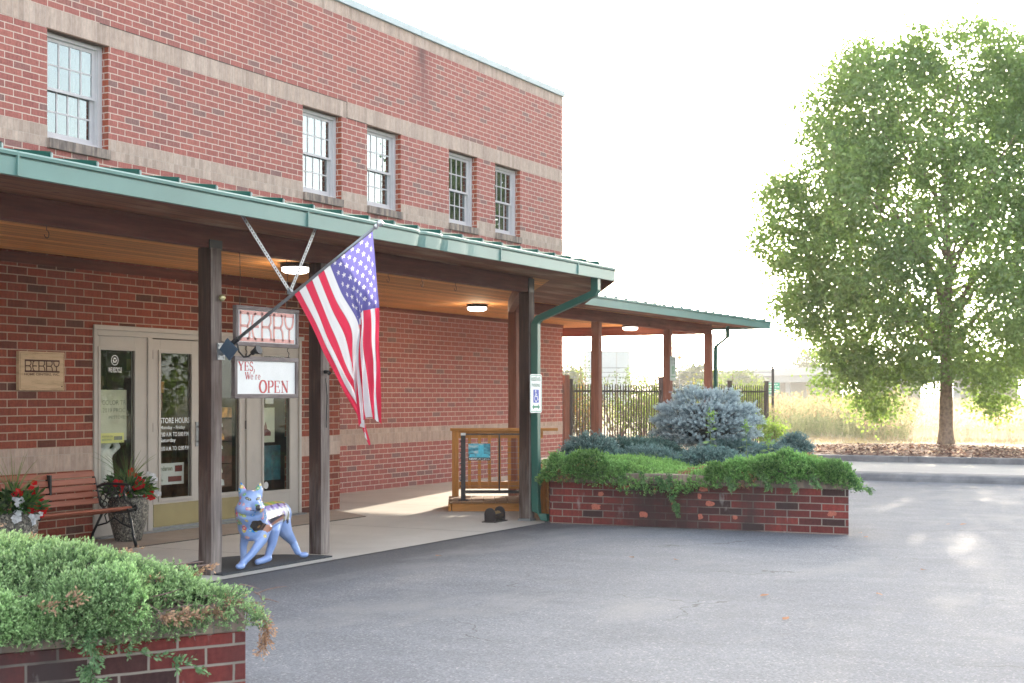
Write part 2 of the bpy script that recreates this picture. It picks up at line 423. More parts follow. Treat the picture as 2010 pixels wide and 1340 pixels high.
def arr_mesh(name, V, F, mat, parent=None, tint=None, label=None, cat=None, group=None, kind=None, loc=(0, 0, 0)):
    """fast mesh from arrays; F is (n,4); tint is a colour per face"""
    me = bpy.data.meshes.new(name)
    off = np.array(wloc(parent) if parent is not None else loc)
    V = V-off
    me.vertices.add(len(V)); me.vertices.foreach_set('co', V.ravel())
    k = F.shape[1]
    me.loops.add(F.size); me.loops.foreach_set('vertex_index', F.ravel().astype(np.int32))
    me.polygons.add(len(F)); me.polygons.foreach_set('loop_start', np.arange(0, F.size, k, dtype=np.int32))
    me.polygons.foreach_set('loop_total', np.full(len(F), k, dtype=np.int32))
    me.materials.append(mat)
    if tint is not None:
        a = me.attributes.new('tint', 'FLOAT_COLOR', 'FACE')
        a.data.foreach_set('color', np.concatenate([tint, np.ones((len(tint), 1))], 1).ravel())
    me.update(calc_edges=True)
    o = bpy.data.objects.new(name, me); COL.objects.link(o)
    if parent is not None: o.parent = parent
    else: o.location = loc
    return tag(o, label, cat, group, kind)

def copy_tree(o, dx=(0, 0, 0), parent=None):
    c = o.copy(); COL.objects.link(c)
    if parent is not None: c.parent = parent
    else: c.location = Vector(o.location)+Vector(dx)
    for ch in o.children: copy_tree(ch, parent=c)
    return c

def text_polys(txt, width, height, spacing=1.0, bold=0.0):
    cu = bpy.data.curves.new('t', 'FONT'); cu.body = txt; cu.size = 1; cu.space_character = spacing; cu.offset = bold
    cu.resolution_u = 3
    ob = bpy.data.objects.new('t', cu); COL.objects.link(ob)
    dg = bpy.context.evaluated_depsgraph_get(); me = bpy.data.meshes.new_from_object(ob.evaluated_get(dg))
    V = np.array([v.co[:] for v in me.vertices]); F = [tuple(p.vertices) for p in me.polygons]
    bpy.data.objects.remove(ob); bpy.data.curves.remove(cu); bpy.data.meshes.remove(me)
    mn, mx_ = V.min(0), V.max(0)
    s = height/(mx_[1]-mn[1]); sx = width/(mx_[0]-mn[0]) if width else s
    V = (V-mn)*np.array([sx, s, 1])
    return V, F

def put_text(mb, txt, o, U, Vv, W, width, height, bold=0.0, spacing=1.0):
    V, F = text_polys(txt, width, height, spacing, bold)
    o, U, Vv, W = Vector(o), Vector(U), Vector(Vv), Vector(W)
    pts = [o+U*float(v[0])+Vv*float(v[1]) for v in V]
    if U.cross(Vv).dot(W) < 0: F = [f[::-1] for f in F]
    mb.add(pts, F)

def stroke(mb, pts, w, o, U, Vv, W, t=.002, sx=1, sy=1):
    """flat poly-line stroke of width w (units of pts*sx), with mitred joints"""
    P = [Vector((p[0]*sx, p[1]*sy)) for p in pts]; n = len(P); L = []; Rr = []
    ws = w if isinstance(w, (list, tuple)) else [w]*n
    for i in range(n):
        a = (P[i]-P[i-1]).normalized() if i else None
        b = (P[i+1]-P[i]).normalized() if i < n-1 else None
        a = a or b; b = b or a
        na, nb = Vector((-a.y, a.x)), Vector((-b.y, b.x)); m = (na+nb)
        m = m.normalized() if m.length > 1e-6 else na
        k = ws[i]/2/max(.5, m.dot(na))
        L.append(P[i]+m*k); Rr.append(P[i]-m*k)
    for i in range(n-1):
        mb.extr([tuple(Rr[i]), tuple(Rr[i+1]), tuple(L[i+1]), tuple(L[i])], o, U, Vv, W, t)

def arc(cx, cy, rx, ry, a0, a1, n=8):
    return [(cx+rx*math.cos(R(a0+(a1-a0)*i/n)), cy+ry*math.sin(R(a0+(a1-a0)*i/n))) for i in range(n+1)]

# ================================================================== THE SETTING
def sheet(name, poly, z, mat, kind='structure'):
    mb = MB(); n = len(poly)
    a = sum(poly[i][0]*poly[(i+1) % n][1]-poly[(i+1) % n][0]*poly[i][1] for i in range(n))
    if a < 0: poly = poly[::-1]
    mb.add([(x, y, z) for x, y in poly], [tuple(range(n))])
    return mb.build(name, mat, kind=kind)

def asphalt_mat():
    m, nt = newmat('asphalt')
    v = posn(nt)
    agg = nd(nt, 'ShaderNodeTexVoronoi', {'Vector': v, 'Scale': 85}).outputs['Color']
    a = sep(nt, agg)[0]
    f = noise(nt, v, 160, 4, .8)
    big = noise(nt, v, .45, 5, .6); mid = noise(nt, posn(nt, (1, .5, 1)), 2.6, 5, .6)
    col = ramp(nt, a, [(0, (.130, .138, .158)), (.5, (.176, .185, .208)), (.93, (.212, .220, .24)), (1, (.33, .33, .33))])
    col = mixc(nt, 1, col, ramp(nt, f, [(.3, (.80, .80, .80)), (.7, (1.16, 1.16, 1.16))]), 'MULTIPLY')
    col = mixc(nt, 1, col, ramp(nt, big, [(.33, (.88, .89, .91)), (.66, (1.08, 1.08, 1.06))]), 'MULTIPLY')
    col = mixc(nt, 1, col, ramp(nt, mid, [(.3, (.86, .86, .87)), (.7, (1.1, 1.1, 1.1))]), 'MULTIPLY')
    # darker, coarser strip beside the concrete, where water sits
    s = sep(nt, v)
    edge = nd(nt, 'ShaderNodeMapRange', {0: mth(nt, 'ADD', s[1], mth(nt, 'MULTIPLY', mid, 1.1)), 1: 7.0, 2: 7.7, 3: 0., 4: .62}).outputs[0]
    xin = nd(nt, 'ShaderNodeMapRange', {0: s[0], 1: 14.5, 2: 15.6, 3: 1., 4: 0.}).outputs[0]
    col = mixc(nt, mth(nt, 'MULTIPLY', edge, xin), col, (.06, .063, .07))
    # hairline cracks
    wv = nd(nt, 'ShaderNodeVectorMath', {0: v, 1: nd(nt, 'ShaderNodeVectorMath', {0: nd(nt, 'ShaderNodeTexNoise', {'Vector': v, 'Scale': 1.7, 'Detail': 5}).outputs[1], 'Scale': .9}, operation='SCALE').outputs[0]}, operation='ADD').outputs[0]
    cr = nd(nt, 'ShaderNodeTexVoronoi', {'Vector': wv, 'Scale': .36}, feature='DISTANCE_TO_EDGE').outputs[0]
    msk = ramp(nt, noise(nt, v, .6, 2), [(.50, 0.0), (.58, 1.0)])
    col = mixc(nt, mth(nt, 'MULTIPLY', mth(nt, 'LESS_THAN', cr, .0028), msk), col, (.09, .09, .10))
    # faint old seal patch and dusty pale areas
    ps = ramp(nt, noise(nt, posn(nt, (.7, 1.5, 1)), .55, 4, .55), [(.56, 0.0), (.68, .55)])
    col = mixc(nt, ps, col, (.25, .25, .25))
    return finish(m, nt, col, .82, 0, mth(nt, 'ADD', a, mth(nt, 'MULTIPLY', f, .6)), .5, .004, .35)
M_ASPH = asphalt_mat()

def concrete_mat(name, a, b, joints=None, sc=1.2):
    m, nt = newmat(name); v = posn(nt)
    col = ramp(nt, noise(nt, v, sc, 6, .6), [(.3, a), (.7, b)])
    col = mixc(nt, 1, col, ramp(nt, noise(nt, v, 70, 5, .75), [(.3, (.86, .86, .86)), (.7, (1.12, 1.12, 1.12))]), 'MULTIPLY')
    sp = ramp(nt, noise(nt, v, 7, 5, .6), [(.68, 0.0), (.76, .5)])
    col = mixc(nt, sp, col, tuple(x*.55 for x in a))
    h = noise(nt, v, 90, 4)
    if joints:
        s = sep(nt, v)
        ln = None
        for ax, off, per in joints:
            d = mth(nt, 'ABSOLUTE', mth(nt, 'SUBTRACT', mth(nt, 'FRACT', mth(nt, 'DIVIDE', mth(nt, 'ADD', s[ax], per/2-off), per)), .5))
            l = mth(nt, 'LESS_THAN', d, .007/per)
            ln = l if ln is None else mth(nt, 'MAXIMUM', ln, l)
        col = mixc(nt, mth(nt, 'MULTIPLY', ln, .75), col, (.07, .065, .06)); h = mth(nt, 'SUBTRACT', h, mth(nt, 'MULTIPLY', ln, 3))
    return finish(m, nt, col, .85, 0, h, .25, .003, .3)
M_CONC = concrete_mat('concrete_walk', (.44, .42, .385), (.53, .51, .47), [(0, 10.75, 2.92)])
M_CONCB = concrete_mat('concrete_brown', (.27, .225, .19), (.34, .285, .24), sc=3)
M_KERB = concrete_mat('kerb_concrete', (.13, .13, .14), (.27, .265, .265), [(1, .4, 3.05)], sc=2.4)
M_DRIVE = concrete_mat('drive_concrete', (.30, .29, .28), (.37, .36, .345), sc=.8)

def grass_ground():
    m, nt = newmat('dry_grass_ground'); v = posn(nt)
    n1 = noise(nt, posn(nt, (.6, 1, 1)), .5, 6, .6); n2 = noise(nt, v, 9, 6, .7)
    col = ramp(nt, n1, [(.3, (.31, .25, .17)), (.5, (.37, .32, .23)), (.7, (.28, .28, .19))])
    col = mixc(nt, 1, col, ramp(nt, n2, [(.3, (.7, .7, .7)), (.7, (1.25, 1.25, 1.25))]), 'MULTIPLY')
    return finish(m, nt, col, .95, 0, n2, .8, .05, .1)
M_DRY = grass_ground()
def mulch_mat():
    m, nt = newmat('bark_mulch'); v = posn(nt, (1, 1, 1))
    vc = nd(nt, 'ShaderNodeTexVoronoi', {'Vector': posn(nt, (1, .55, 1)), 'Scale': 16}).outputs
    col = ramp(nt, sep(nt, vc['Color'])[0], [(0, (.05, .03, .025)), (.45, (.15, .085, .065)), (.8, (.26, .17, .13)), (1, (.55, .43, .32))])
    return finish(m, nt, col, .95, 0, vc['Distance'], .9, .05, .1)
M_MULCH = mulch_mat()

sheet('ground', [(-400, -700), (1500, -700), (1500, 900), (-400, 900)], -.06, M_DRY)
sheet('parking_lot', [(-30, -45), (25.30, -45), (25.30, 9.0), (14.0, 9.0), (-30, 9.0)], -.008, M_ASPH)
sheet('walkway', [(-6, 7.52), (15.02, 7.52), (18.6, 9.5), (30.5, 9.5), (30.5, 15.5), (-6, 15.5)], 0, M_CONC)
sheet('entrance_slab', [(3, 9.86), (14.75, 9.86), (15.4, 10.84), (3, 10.84)], .004, M_CONCB)
g = MB(); g.box(3, 14.7, 9.838, 9.858, -.02, .006); g.build('slab_joint', plain('joint_dark', (.03, .028, .026), .9), kind='structure')
# rolled kerb, raised drive, second kerb, field
def profile_run(prof, y0, y1, n=1):
    mb = MB(); k = len(prof)
    ys = np.linspace(y0, y1, n+1)
    for y in ys: mb.v += [(x, float(y), z) for x, z in prof]
    for i in range(n):
        for j in range(k-1): mb.f.append((i*k+j, (i+1)*k+j, (i+1)*k+j+1, i*k+j+1))
    mb.m = [0]*len(mb.f); return mb
kp = [(25.24, -.02), (25.27, .045), (25.33, .095), (25.45, .118), (25.85, .124), (25.85, -.02)]
profile_run([(x, z) for x, z in kp], -45, 9.4).build('kerb', M_KERB, kind='structure', smooth=False)
sheet('drive', [(25.80, -45), (29.72, -45), (29.72, 9.5), (25.80, 9.5)], .12, M_DRIVE)
g = MB(); g.box(25.852, 25.868, -2.2, 9.0, .1, .1235); g.build('drive_joint', MATS['joint_dark'], kind='structure')
kp2 = [(29.70, .1), (29.71, .232), (29.725, .244), (29.86, .246), (29.87, .232), (29.87, 0)]
profile_run(kp2, -45, 9.5).build('kerb', M_KERB, kind='structure')
# field ground beyond the drive, with the mulch mound round the tree
nx, ny = 90, 70
xs = np.concatenate([np.linspace(29.87, 46, 60), np.geomspace(47, 1400, 30)]); ys = np.concatenate([-np.geomspace(500, 8, 14), np.linspace(-7, 22, 42), np.geomspace(24, 800, 14)])
X, Y = np.meshgrid(xs, ys, indexing='ij')
Z = .215+.02*np.sin(X*.7)*np.cos(Y*.9)+.012*np.clip(X-40, 0, 30)*0
mu = .10*np.exp(-(((X-35.2)/2.6)**2+((Y-7)/3.0)**2))
Z = Z+mu
V = np.stack([X, Y, Z], -1).reshape(-1, 3); ii = np.arange(len(xs)-1); jj = np.arange(len(ys)-1)
I, J = np.meshgrid(ii, jj, indexing='ij'); a = (I*len(ys)+J).ravel()
F = np.stack([a, a+len(ys), a+len(ys)+1, a+1], 1)
fo = arr_mesh('field_ground', V, F, M_DRY, kind='structure')
xs2 = np.linspace(29.875, 36.2, 60); ys2 = np.linspace(-14, 12, 120)
X, Y = np.meshgrid(xs2, ys2, indexing='ij')
far = 33.3+1.9*np.exp(-((Y-7)/2.5)**2)+.35*np.sin(Y*.9)+.2*np.sin(Y*2.3)
X = 29.875+(X-29.875)/(36.2-29.875)*(far-29.875)
Z = .245+.02*np.sin(X*.7)*np.cos(Y*.9)+.10*np.exp(-(((X-35.2)/2.6)**2+((Y-7)/3.0)**2))+rng.uniform(-.018, .022, X.shape)
Z[-1] = Z[-1]-.06; Z[0] = .235
V = np.stack([X, Y, Z], -1).reshape(-1, 3); I, J = np.meshgrid(np.arange(59), np.arange(119), indexing='ij'); a = (I*120+J).ravel()
arr_mesh('mulch_bed', V, np.stack([a, a+120, a+121, a+1], 1), M_MULCH, kind='structure')

# ================================================================== THE BUILDING
YW, YD = 12.5, 10.8
B = thing('brick_building', 'red brick two storey shop building with buff brick bands and teal roofed porch in front', 'building', (12, 12.5, 0))
b1z, b1t = 9*BH, 12*BH            # lower band
s1z, s1t = 54*BH, 57*BH           # sill band
s2z, s2t = 71*BH, 74*BH           # lintel band
p1z, p1t = 90*BH, 93*BH
WINX = [12.06, 17.02, 18.71, 21.25, 22.92]; WW = .99
X0W, X1W = 2.0, 25.75
w = MB()
def wall_piece(x0, x1, z0, z1): w.box(x0, x1, YW, YW+.25, z0, z1)
wall_piece(15.3, X1W, 0, b1z); wall_piece(15.3, X1W, b1t, 36*BH)
wall_piece(X0W, X1W, 36*BH, s1z)
xs_ = [X0W]+[e for x in WINX for e in (x, x+WW)]+[X1W]
for i in range(0, len(xs_), 2): wall_piece(xs_[i], xs_[i+1], s1t, s2z)
wall_piece(X0W, X1W, s2t, p1z)
w.build('wall', M_BR, B)
w = MB()
w.box(X1W-.25, X1W, YW+.25, 28, 0, p1t); w.box(X0W, X1W-.25, 27.75, 28, 0, p1t); w.box(X0W, X0W+.25, YW+.25, 27.75, 0, p1t)
w.build('side_wall', M_BR, B)
# reveals of the window openings show the cut brick ends
for x in WINX:
    w = MB(); w.box(x+WW-.004, x+WW+.001, YW+.002, YW+.2, s1t-.13, s2z)
    w.build('window_reveal', M_BRR, B)
def band(name, x0, x1, y, z0, z1, mat=M_TAN, holes=()):
    cur = x0
    for h in list(sorted(holes))+[x1]:
        if h > cur: mb = MB(); mb.box(cur, h, y-.003, y+.24, z0, z1); mb.build(name, mat, B)
        cur = h+WW
band('lower_band', 15.3, X1W+.003, YW, b1z, b1t)
band('sill_band', X0W, X1W+.003, YW, s1z, s1t, holes=WINX)
band('lintel_band', X0W, X1W+.003, YW, s2z, s2t)
band('parapet_band', X0W, X1W+.003, YW, p1z, p1t)
mb = MB()
for x in np.arange(X0W, X1W, 3.05):
    mb.box(x+.003, min(x+3.047, X1W+.05), YW-.045, YW+.32, p1t-.06, p1t+.055)
for x in np.arange(X0W, X1W, 3.05): mb.box(x-.02, x+.02, YW-.05, YW+.32, p1t-.062, p1t+.058)
mb.box(X1W-.3, X1W+.05, YW+.32, 28.1, p1t-.06, p1t+.055)
mb.build('parapet_cap', M_CAP, B, bevel=.006)
mb = MB(); mb.box(X0W+.3, X1W-.3, YW+.3, 27.7, p1z-.2, p1z-.1); mb.build('flat_roof', plain('roof_membrane', (.2, .2, .2), .9), B)

# expansion crack along the lintel band, stepped
mb = MB()
pts = [(X0W, s2t+.004), (16.9+.0, s2t+.004)]
mb.box(12.9, 18.15, YW-.006, YW+.01, s2t-.004, s2t+.004); mb.box(18.15-.005, 18.15+.005, YW-.006, YW+.01, s2z, s2t+.004); mb.box(18.15, 18.7, YW-.006, YW+.01, s2z-.004, s2z+.004)
mb.build('control_joint', MATS['joint_dark'], B)

# windows
def build_window(x, label):
    z0, z1 = s1t-.14, s2z
    y = YW+.10
    f = MB(); fw = .075
    f.box(x, x+fw, y, y+.12, z0, z1); f.box(x+WW-fw, x+WW, y, y+.12, z0, z1)
    f.box(x+fw, x+WW-fw, y, y+.12, z1-fw*.9, z1-.02); f.box(x+fw, x+WW-fw, y-.01, y+.12, z0, z0+.045)
    # outer moulding
    for a, b in ((x+fw, x+fw+.018), (x+WW-fw-.018, x+WW-fw)): f.box(a, b, y+.02, y+.10, z0+.045, z1-fw*.9)
    W_ = f.build('window', M_FRAME, B, bevel=.004, label=label)
    xi0, xi1 = x+fw+.018, x+WW-fw-.018; zi0, zi1 = z0+.045, z1-fw*.9; zm = (zi0+zi1)/2-.01
    for (a, b, yy, nm) in ((zm-.02, zi1, y+.035, 'upper_sash'), (zi0, zm+.025, y+.07, 'lower_sash')):
        s_ = MB(); sw = .048
        s_.box(xi0, xi0+sw, yy, yy+.03, a, b); s_.box(xi1-sw, xi1, yy, yy+.03, a, b)
        s_.box(xi0+sw, xi1-sw, yy, yy+.03, a, a+(.035 if nm[0] == 'u' else .07)); s_.box(xi0+sw, xi1-sw, yy, yy+.03, b-.04, b)
        gx0, gx1, gz0, gz1 = xi0+sw, xi1-sw, a+(.035 if nm[0] == 'u' else .07), b-.04
        for k in range(1, 4): c = gx0+(gx1-gx0)*k/4; s_.box(c-.009, c+.009, yy+.004, yy+.018, gz0, gz1)
        c = (gz0+gz1)/2; s_.box(gx0, gx1, yy+.005, yy+.017, c-.009, c+.009)
        so_ = s_.build(nm, M_FRAME, W_)
        p = MB(); p.box(gx0, gx1, yy+.011, yy+.0145, gz0, gz1); p.build('pane', M_WGLASS, so_)
    s_ = MB(); s_.box(x-.0, x+WW, YW-.045, YW+.098, z0-.115, z0-.002)
    s_.box(x+.0, x+WW, YW-.02, YW+.09, s1z, z0-.117)
    s_.build('sill', M_SILL, W_)
    l = MB(); l.box(x-.01, x+WW+.01, YW-.006, YW+.1, z1-.012, z1+.001); l.build('lintel_angle', plain('rusty_angle', (.13, .06, .035), .8), W_)
    c = MB()
    c.box(x+.12, x+.14, y+.3, y+.3+.01, z0, z1); 
    for k in range(2):
        a = x+.02 if k == 0 else x+WW-.26
        for q in range(6): c.box(a+q*.04, a+q*.04+.032, y+.26+.02*(q % 2), y+.275+.02*(q % 2), z0, z1)
    c.build('curtain', plain('net_curtain', (.35, .36, .36), .9), W_)
labs = ['large sash window at the far left of the upper floor reflecting pale sky', 'sash window left of the pair above the flag tip',
        'sash window right of the pair above the flag tip, dark stain under its sill', 'sash window left of the corner pair, reflecting a green tree', 'sash window nearest the building corner, dark green reflection']
for x, l in zip(WINX, labs): build_window(x, l)
mb = MB(); mb.box(X0W+.3, X1W-.3, YW+.9, YW+.95, 4, 7); mb.build('inner_partition', M_INT, B)

# entrance block under the porch
OX0, OX1, OZ = 11.05, 14.66, 2.22
w = MB()
PX = 15.52
def ent(x0, x1, z0, z1): w.box(x0, x1, YD, YD+.25, z0, z1)
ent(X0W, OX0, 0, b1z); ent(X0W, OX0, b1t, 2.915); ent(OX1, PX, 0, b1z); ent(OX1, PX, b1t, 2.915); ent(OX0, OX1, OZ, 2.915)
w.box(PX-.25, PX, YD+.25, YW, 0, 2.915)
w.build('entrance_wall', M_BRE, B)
mb = MB(); mb.box(X0W, OX0, YD-.003, YD+.2, b1z, b1t); mb.build('entrance_band', M_TAN, B); mb = MB(); mb.box(OX1, PX+.003, YD-.003, YD+.2, b1z, b1t); mb.build('entrance_band', M_TAN, B)
mb = MB(); mb.box(X0W, PX, YD-.022, YD-.002, 2.80, 2.905); mb.build('wall_trim_board', M_BEAM, B)
mb = MB(); mb.box(PX+.05, X1W, YW-.022, YW-.002, 2.86, 2.912); mb.build('wall_trim_board', M_BEAM2, B)

# shop front: frame, two doors, two side lights
fr = MB()
fy0, fy1 = YD-.02, YD+.12
fr.box(OX0, OX0+.05, fy0, fy1, .0, OZ); fr.box(OX1-.05, OX1, fy0, fy1, 0, OZ); fr.box(OX0+.05, OX1-.05, fy0, fy1, OZ-.09, OZ)
fr.box(OX0-.02, OX1+.02, fy0-.02, fy0, OZ-.03, OZ+.02)
fr.box(11.86, 11.93, fy0, fy1, 0, OZ-.09); fr.box(13.56, 13.63, fy0, fy1, 0, OZ-.09)
FRM = fr.build('door_frame', M_DOOR, B, bevel=.004)
mb = MB(); mb.box(OX0, OX1, YD-.1, YD+.1, .004, .02); mb.build('threshold', M_GREYM, FRM)
def leaf(name, x0, x1, gx0, gx1, z0, z1, gz0, gz1, kick, label=None):
    y0, y1 = YD+.0, YD+.045
    mb = MB()
    mb.box(x0, gx0, y0, y1, z0, z1); mb.box(gx1, x1, y0, y1, z0, z1); mb.box(gx0, gx1, y0, y1, z0, gz0); mb.box(gx0, gx1, y0, y1, gz1, z1)
    for a, b in ((gx0-.035, gx0), (gx1, gx1+.035)): mb.box(a, b, y0-.014, y0, gz0-.035, gz1+.035)
    mb.box(gx0, gx1, y0-.014, y0, gz0-.035, gz0); mb.box(gx0, gx1, y0-.014, y0, gz1, gz1+.035)
    d = mb.build(name, M_DOOR, B, bevel=.003, label=label)
    mb = MB(); mb.box(gx0, gx1, y0+.018, y0+.024, gz0, gz1); mb.build('glass', M_GLASS, d)
    mb = MB()
    for a, b in ((gx0, gx0+.012), (gx1-.012, gx1)): mb.box(a, b, y0+.0, y0+.017, gz0, gz1)
    mb.build('gasket', M_DOORD, d)
    if kick:
        mb = MB(); mb.box(x0+.02, x1-.02, y0-.008, y0-.001, .05, .30); mb.build('kick_plate', M_BRASS, d)
        mb = MB(); mb.box(x0, x1, y0-.02, y0-.001, .006, .045); mb.build('door_sweep', M_GREYM, d)
    return d
leaf('side_light', 11.10, 11.86, 11.15, 11.66, .02, OZ-.09, .33, 1.98, False, 'left side light with a recycling decal and a plaster figure behind it')
d1 = leaf('door', 11.935, 12.742, 12.07, 12.58, .03, OZ-.10, .36, 1.97, True, 'left glass door with store hours lettering')
d2 = leaf('door', 12.748, 13.555, 12.90, 13.43, .03, OZ-.10, .36, 1.97, True, 'right glass door with portrait posters behind it')
leaf('side_light', 13.63, 14.61, 13.90, 14.42, .02, OZ-.09, .33, 1.98, False, 'right side light beside the second wooden post')
for d, hx in ((d1, 11.936), (d2, 13.553)):
    for z in (.35, 1.15, 1.95): mb = MB(); mb.tube([(hx, YD-.008, z-.05), (hx, YD-.008, z+.05)], .009, 8); mb.build('hinge', M_DOORD, d)
for d, hx in ((d1, 12.68), (d2, 12.81)):
    mb = MB(); mb.box(hx-.025, hx+.025, YD-.012, YD, .92, 1.2); mb.tube([(hx, YD-.01, .97), (hx, YD-.06, 1.0), (hx, YD-.06, 1.12), (hx, YD-.01, 1.15)], .009, 8)
    mb.build('handle', M_GREYM, d)
# interior shell
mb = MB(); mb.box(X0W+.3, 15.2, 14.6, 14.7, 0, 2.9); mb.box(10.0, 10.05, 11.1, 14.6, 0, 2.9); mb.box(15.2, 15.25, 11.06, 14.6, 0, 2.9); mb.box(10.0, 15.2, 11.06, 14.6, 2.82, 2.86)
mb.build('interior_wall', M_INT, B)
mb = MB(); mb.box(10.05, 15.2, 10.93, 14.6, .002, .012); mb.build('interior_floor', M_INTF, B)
mb = MB()
for k, (x, z, w_, h_) in enumerate([(11.3, 0, .7, 1.3), (12.4, 0, .9, 1.5), (13.6, 0, .7, 1.1), (14.4, 0, .6, 1.9)]): mb.box(x, x+w_, 12.6, 13.1, .012, h_)
for k in range(26):
    x = 11.2+random.random()*3.6; z = .3+random.random()*1.6; mb.box(x, x+.12+.15*random.random(), 12.4, 12.59, z, z+.08+.15*random.random())
mb.build('display_shelf', plain('display_goods', (.16, .09, .05), .6, 0, 5, .8, .1), B)

UX, UZ, UY = (1, 0, 0), (0, 0, 1), (0, -1, 0)
def wall_text(txts, x, y, parent, mat, name, bold=.02):
    for t, dx, z, wd, hh in txts:
        mb = MB(); put_text(mb, t, (x+dx, y, z), UX, UZ, UY, wd, hh, bold); mb.build(name, mat, parent, uvmode=False)
sl_ = [o for o in B.children if o.name.startswith('side_light')][0]
wall_text([('WE RECYCLE', 0, 1.745, .20, .055)], 11.29, YD+.016, sl_, M_WHITE, 'recycling_decal')
mb = MB()
for k in range(16):
    a0, a1 = 2*math.pi*k/16, 2*math.pi*(k+1)/16
    mb.extr([(.055*math.cos(a0), .055*math.sin(a0)), (.055*math.cos(a1), .055*math.sin(a1)), (.047*math.cos(a1), .047*math.sin(a1)), (.047*math.cos(a0), .047*math.sin(a0))], (11.385, YD+.016, 1.875), UX, UZ, UY, .001)
for k in range(3):
    a = R(90+120*k); c_, s_2 = math.cos(a), math.sin(a)
    P_ = [(-.018, .012), (.010, .012), (.010, .006), (.022, .020), (.010, .034), (.010, .027), (-.018, .027)]
    mb.extr([(px*(-s_2)+py*c_, px*c_+py*s_2) for px, py in P_], (11.385, YD+.016, 1.875), UX, UZ, UY, .001)
mb.build('recycling_symbol', M_WHITE, sl_)
wall_text([('STORE HOURS', 0, 1.190, .49, .062), ('Monday - Friday', 0, 1.115, .41, .047), ('7:00 A.M. TO 5:00 P.M.', 0, 1.043, .48, .047), ('Saturday', 0, .968, .255, .056), ('8:00 A.M. TO 12:00 P.M.', 0, .885, .49, .047)],
          12.087, YD+.016, d1, M_WHITE, 'store_hours_lettering', .012)
# things on show inside the glass
def poster(name, x0, x1, z0, z1, y, mat, label, cat='poster'):
    mb = MB(); mb.box(x0, x1, y, y+.004, z0, z1); o = mb.build(name, mat, None, loc=((x0+x1)/2, y, z0)); return tag(o, label, cat)
M_CREAM = plain('cream_paper', (.50, .50, .40), .7, 0, 8, .08, .02); M_YEL = plain('yellow_sticker', (.72, .68, .22), .6, 0, 8, .05, .02)
M_MAROON = plain('maroon_print', (.14, .02, .02), .5); M_PAPER = plain('white_paper', (.62, .62, .62), .7, 0, 8, .06, .02)
M_DKTXT = plain('grey_lettering', (.22, .24, .2), .7); M_SKIN = plain('printed_skin', (.42, .22, .15), .6); M_OCHRE = plain('ochre_print', (.45, .20, .04), .6, 0, 14, .7, .02)
p = poster('poster', 11.22, 11.62, 1.02, 1.56, YD+.07, M_CREAM, 'tall cream paint notice reading COLOR TRENDS behind the left side light')
wall_text([('COLOR TR', .03, 1.40, .36, .05), ('2019 PROC', .04, 1.32, .34, .045), ('IN STORE', .13, 1.25, .24, .035)], 11.22, YD+.068, p, M_DKTXT, 'notice_lettering', 0)
p = poster('sticker', 11.21, 11.57, .995, 1.10, YD+.060, M_YEL, 'yellow notice strip reading BACKYARDS on the left side light', 'sticker')
wall_text([('FOR YOUR STAR', .03, 1.055, .16, .02), ('BACKYARDS', .03, 1.02, .14, .022)], 11.21, YD+.058, p, M_DKTXT, 'notice_lettering', .01)
mb = MB(); mb.box(11.42, 11.54, YD+.057, YD+.059, 1.025, 1.065); mb.build('notice_logo', M_DKTXT, p)
p = poster('poster', 12.10, 12.56, .50, .74, YD+.09, M_PAPER, 'small white card reading Andersen at the foot of the left door', 'sign')
wall_text([('Andersen', .03, .655, .24, .055), ('flexible', .02, .54, .09, .03)], 12.10, YD+.088, p, M_DKTXT, 'card_lettering', .03)
mb = MB(); mb.box(12.41, 12.53, YD+.086, YD+.089, .64, .71); mb.box(12.30, 12.52, YD+.086, YD+.089, .53, .59); mb.build('card_logo', M_MAROON, p)
p = poster('poster', 12.08, 12.50, 1.33, 1.52, YD+.35, M_MAROON, 'maroon banner with pale script behind the left door', 'banner')
wall_text([('fixtures, appliances,', .02, 1.43, .38, .035), ('and much more!', .05, 1.36, .3, .035)], 12.08, YD+.348, p, M_CREAM, 'banner_lettering', 0)
p = poster('poster', 12.10, 12.54, 1.53, 1.66, YD+.36, M_OCHRE, 'orange food picture above the maroon banner behind the left door')
for (z0, z1, shirt, hatc, lab) in ((.96, 1.22, M_OCHRE, M_PAPER, 'topmost portrait poster of a person with pale hair behind the right door'), (.70, .95, M_MAROON, M_PAPER, 'middle portrait poster, person in white cap and red shirt, behind the right door'),
                     (.42, .69, M_PAPER, M_CREAM, 'lowest portrait poster of a person holding their chin behind the right door')):
    p = poster('poster', 12.93, 13.40, z0, z1, YD+.08, plain('poster_back', (.10, .045, .03), .6, 0, 9, .6, .02), lab)
    cx, cz = 13.16, z0+.15
    mb = MB(); mb.extr([(.055*math.cos(R(a)), .07*math.sin(R(a))) for a in range(0, 360, 24)], (cx, YD+.079, cz), UX, UZ, UY, .002); mb.build('printed_face', M_SKIN, p)
    mb = MB(); mb.extr([(-.10, -.13), (.10, -.13), (.09, -.07), (.03, -.045), (-.03, -.045), (-.09, -.07)], (cx, YD+.079, cz), UX, UZ, UY, .003); mb.build('printed_shirt', shirt, p)
    mb = MB(); mb.extr([(-.07, .02)]+[(.068*math.cos(R(a)), .03+.06*math.sin(R(a))) for a in range(160, -1, -20)]+[(.07, .02)], (cx, YD+.079, cz), UX, UZ, UY, .003); mb.build('printed_cap', hatc, p)
p = poster('poster', 12.93, 13.40, 1.24, 1.36, YD+.08, M_OCHRE, 'gold and orange banner above the portrait posters')
p = poster('poster', 12.95, 13.22, 1.42, 1.80, YD+.30, M_SKIN, 'picture of a bare arm in a cream shirt high behind the right door')
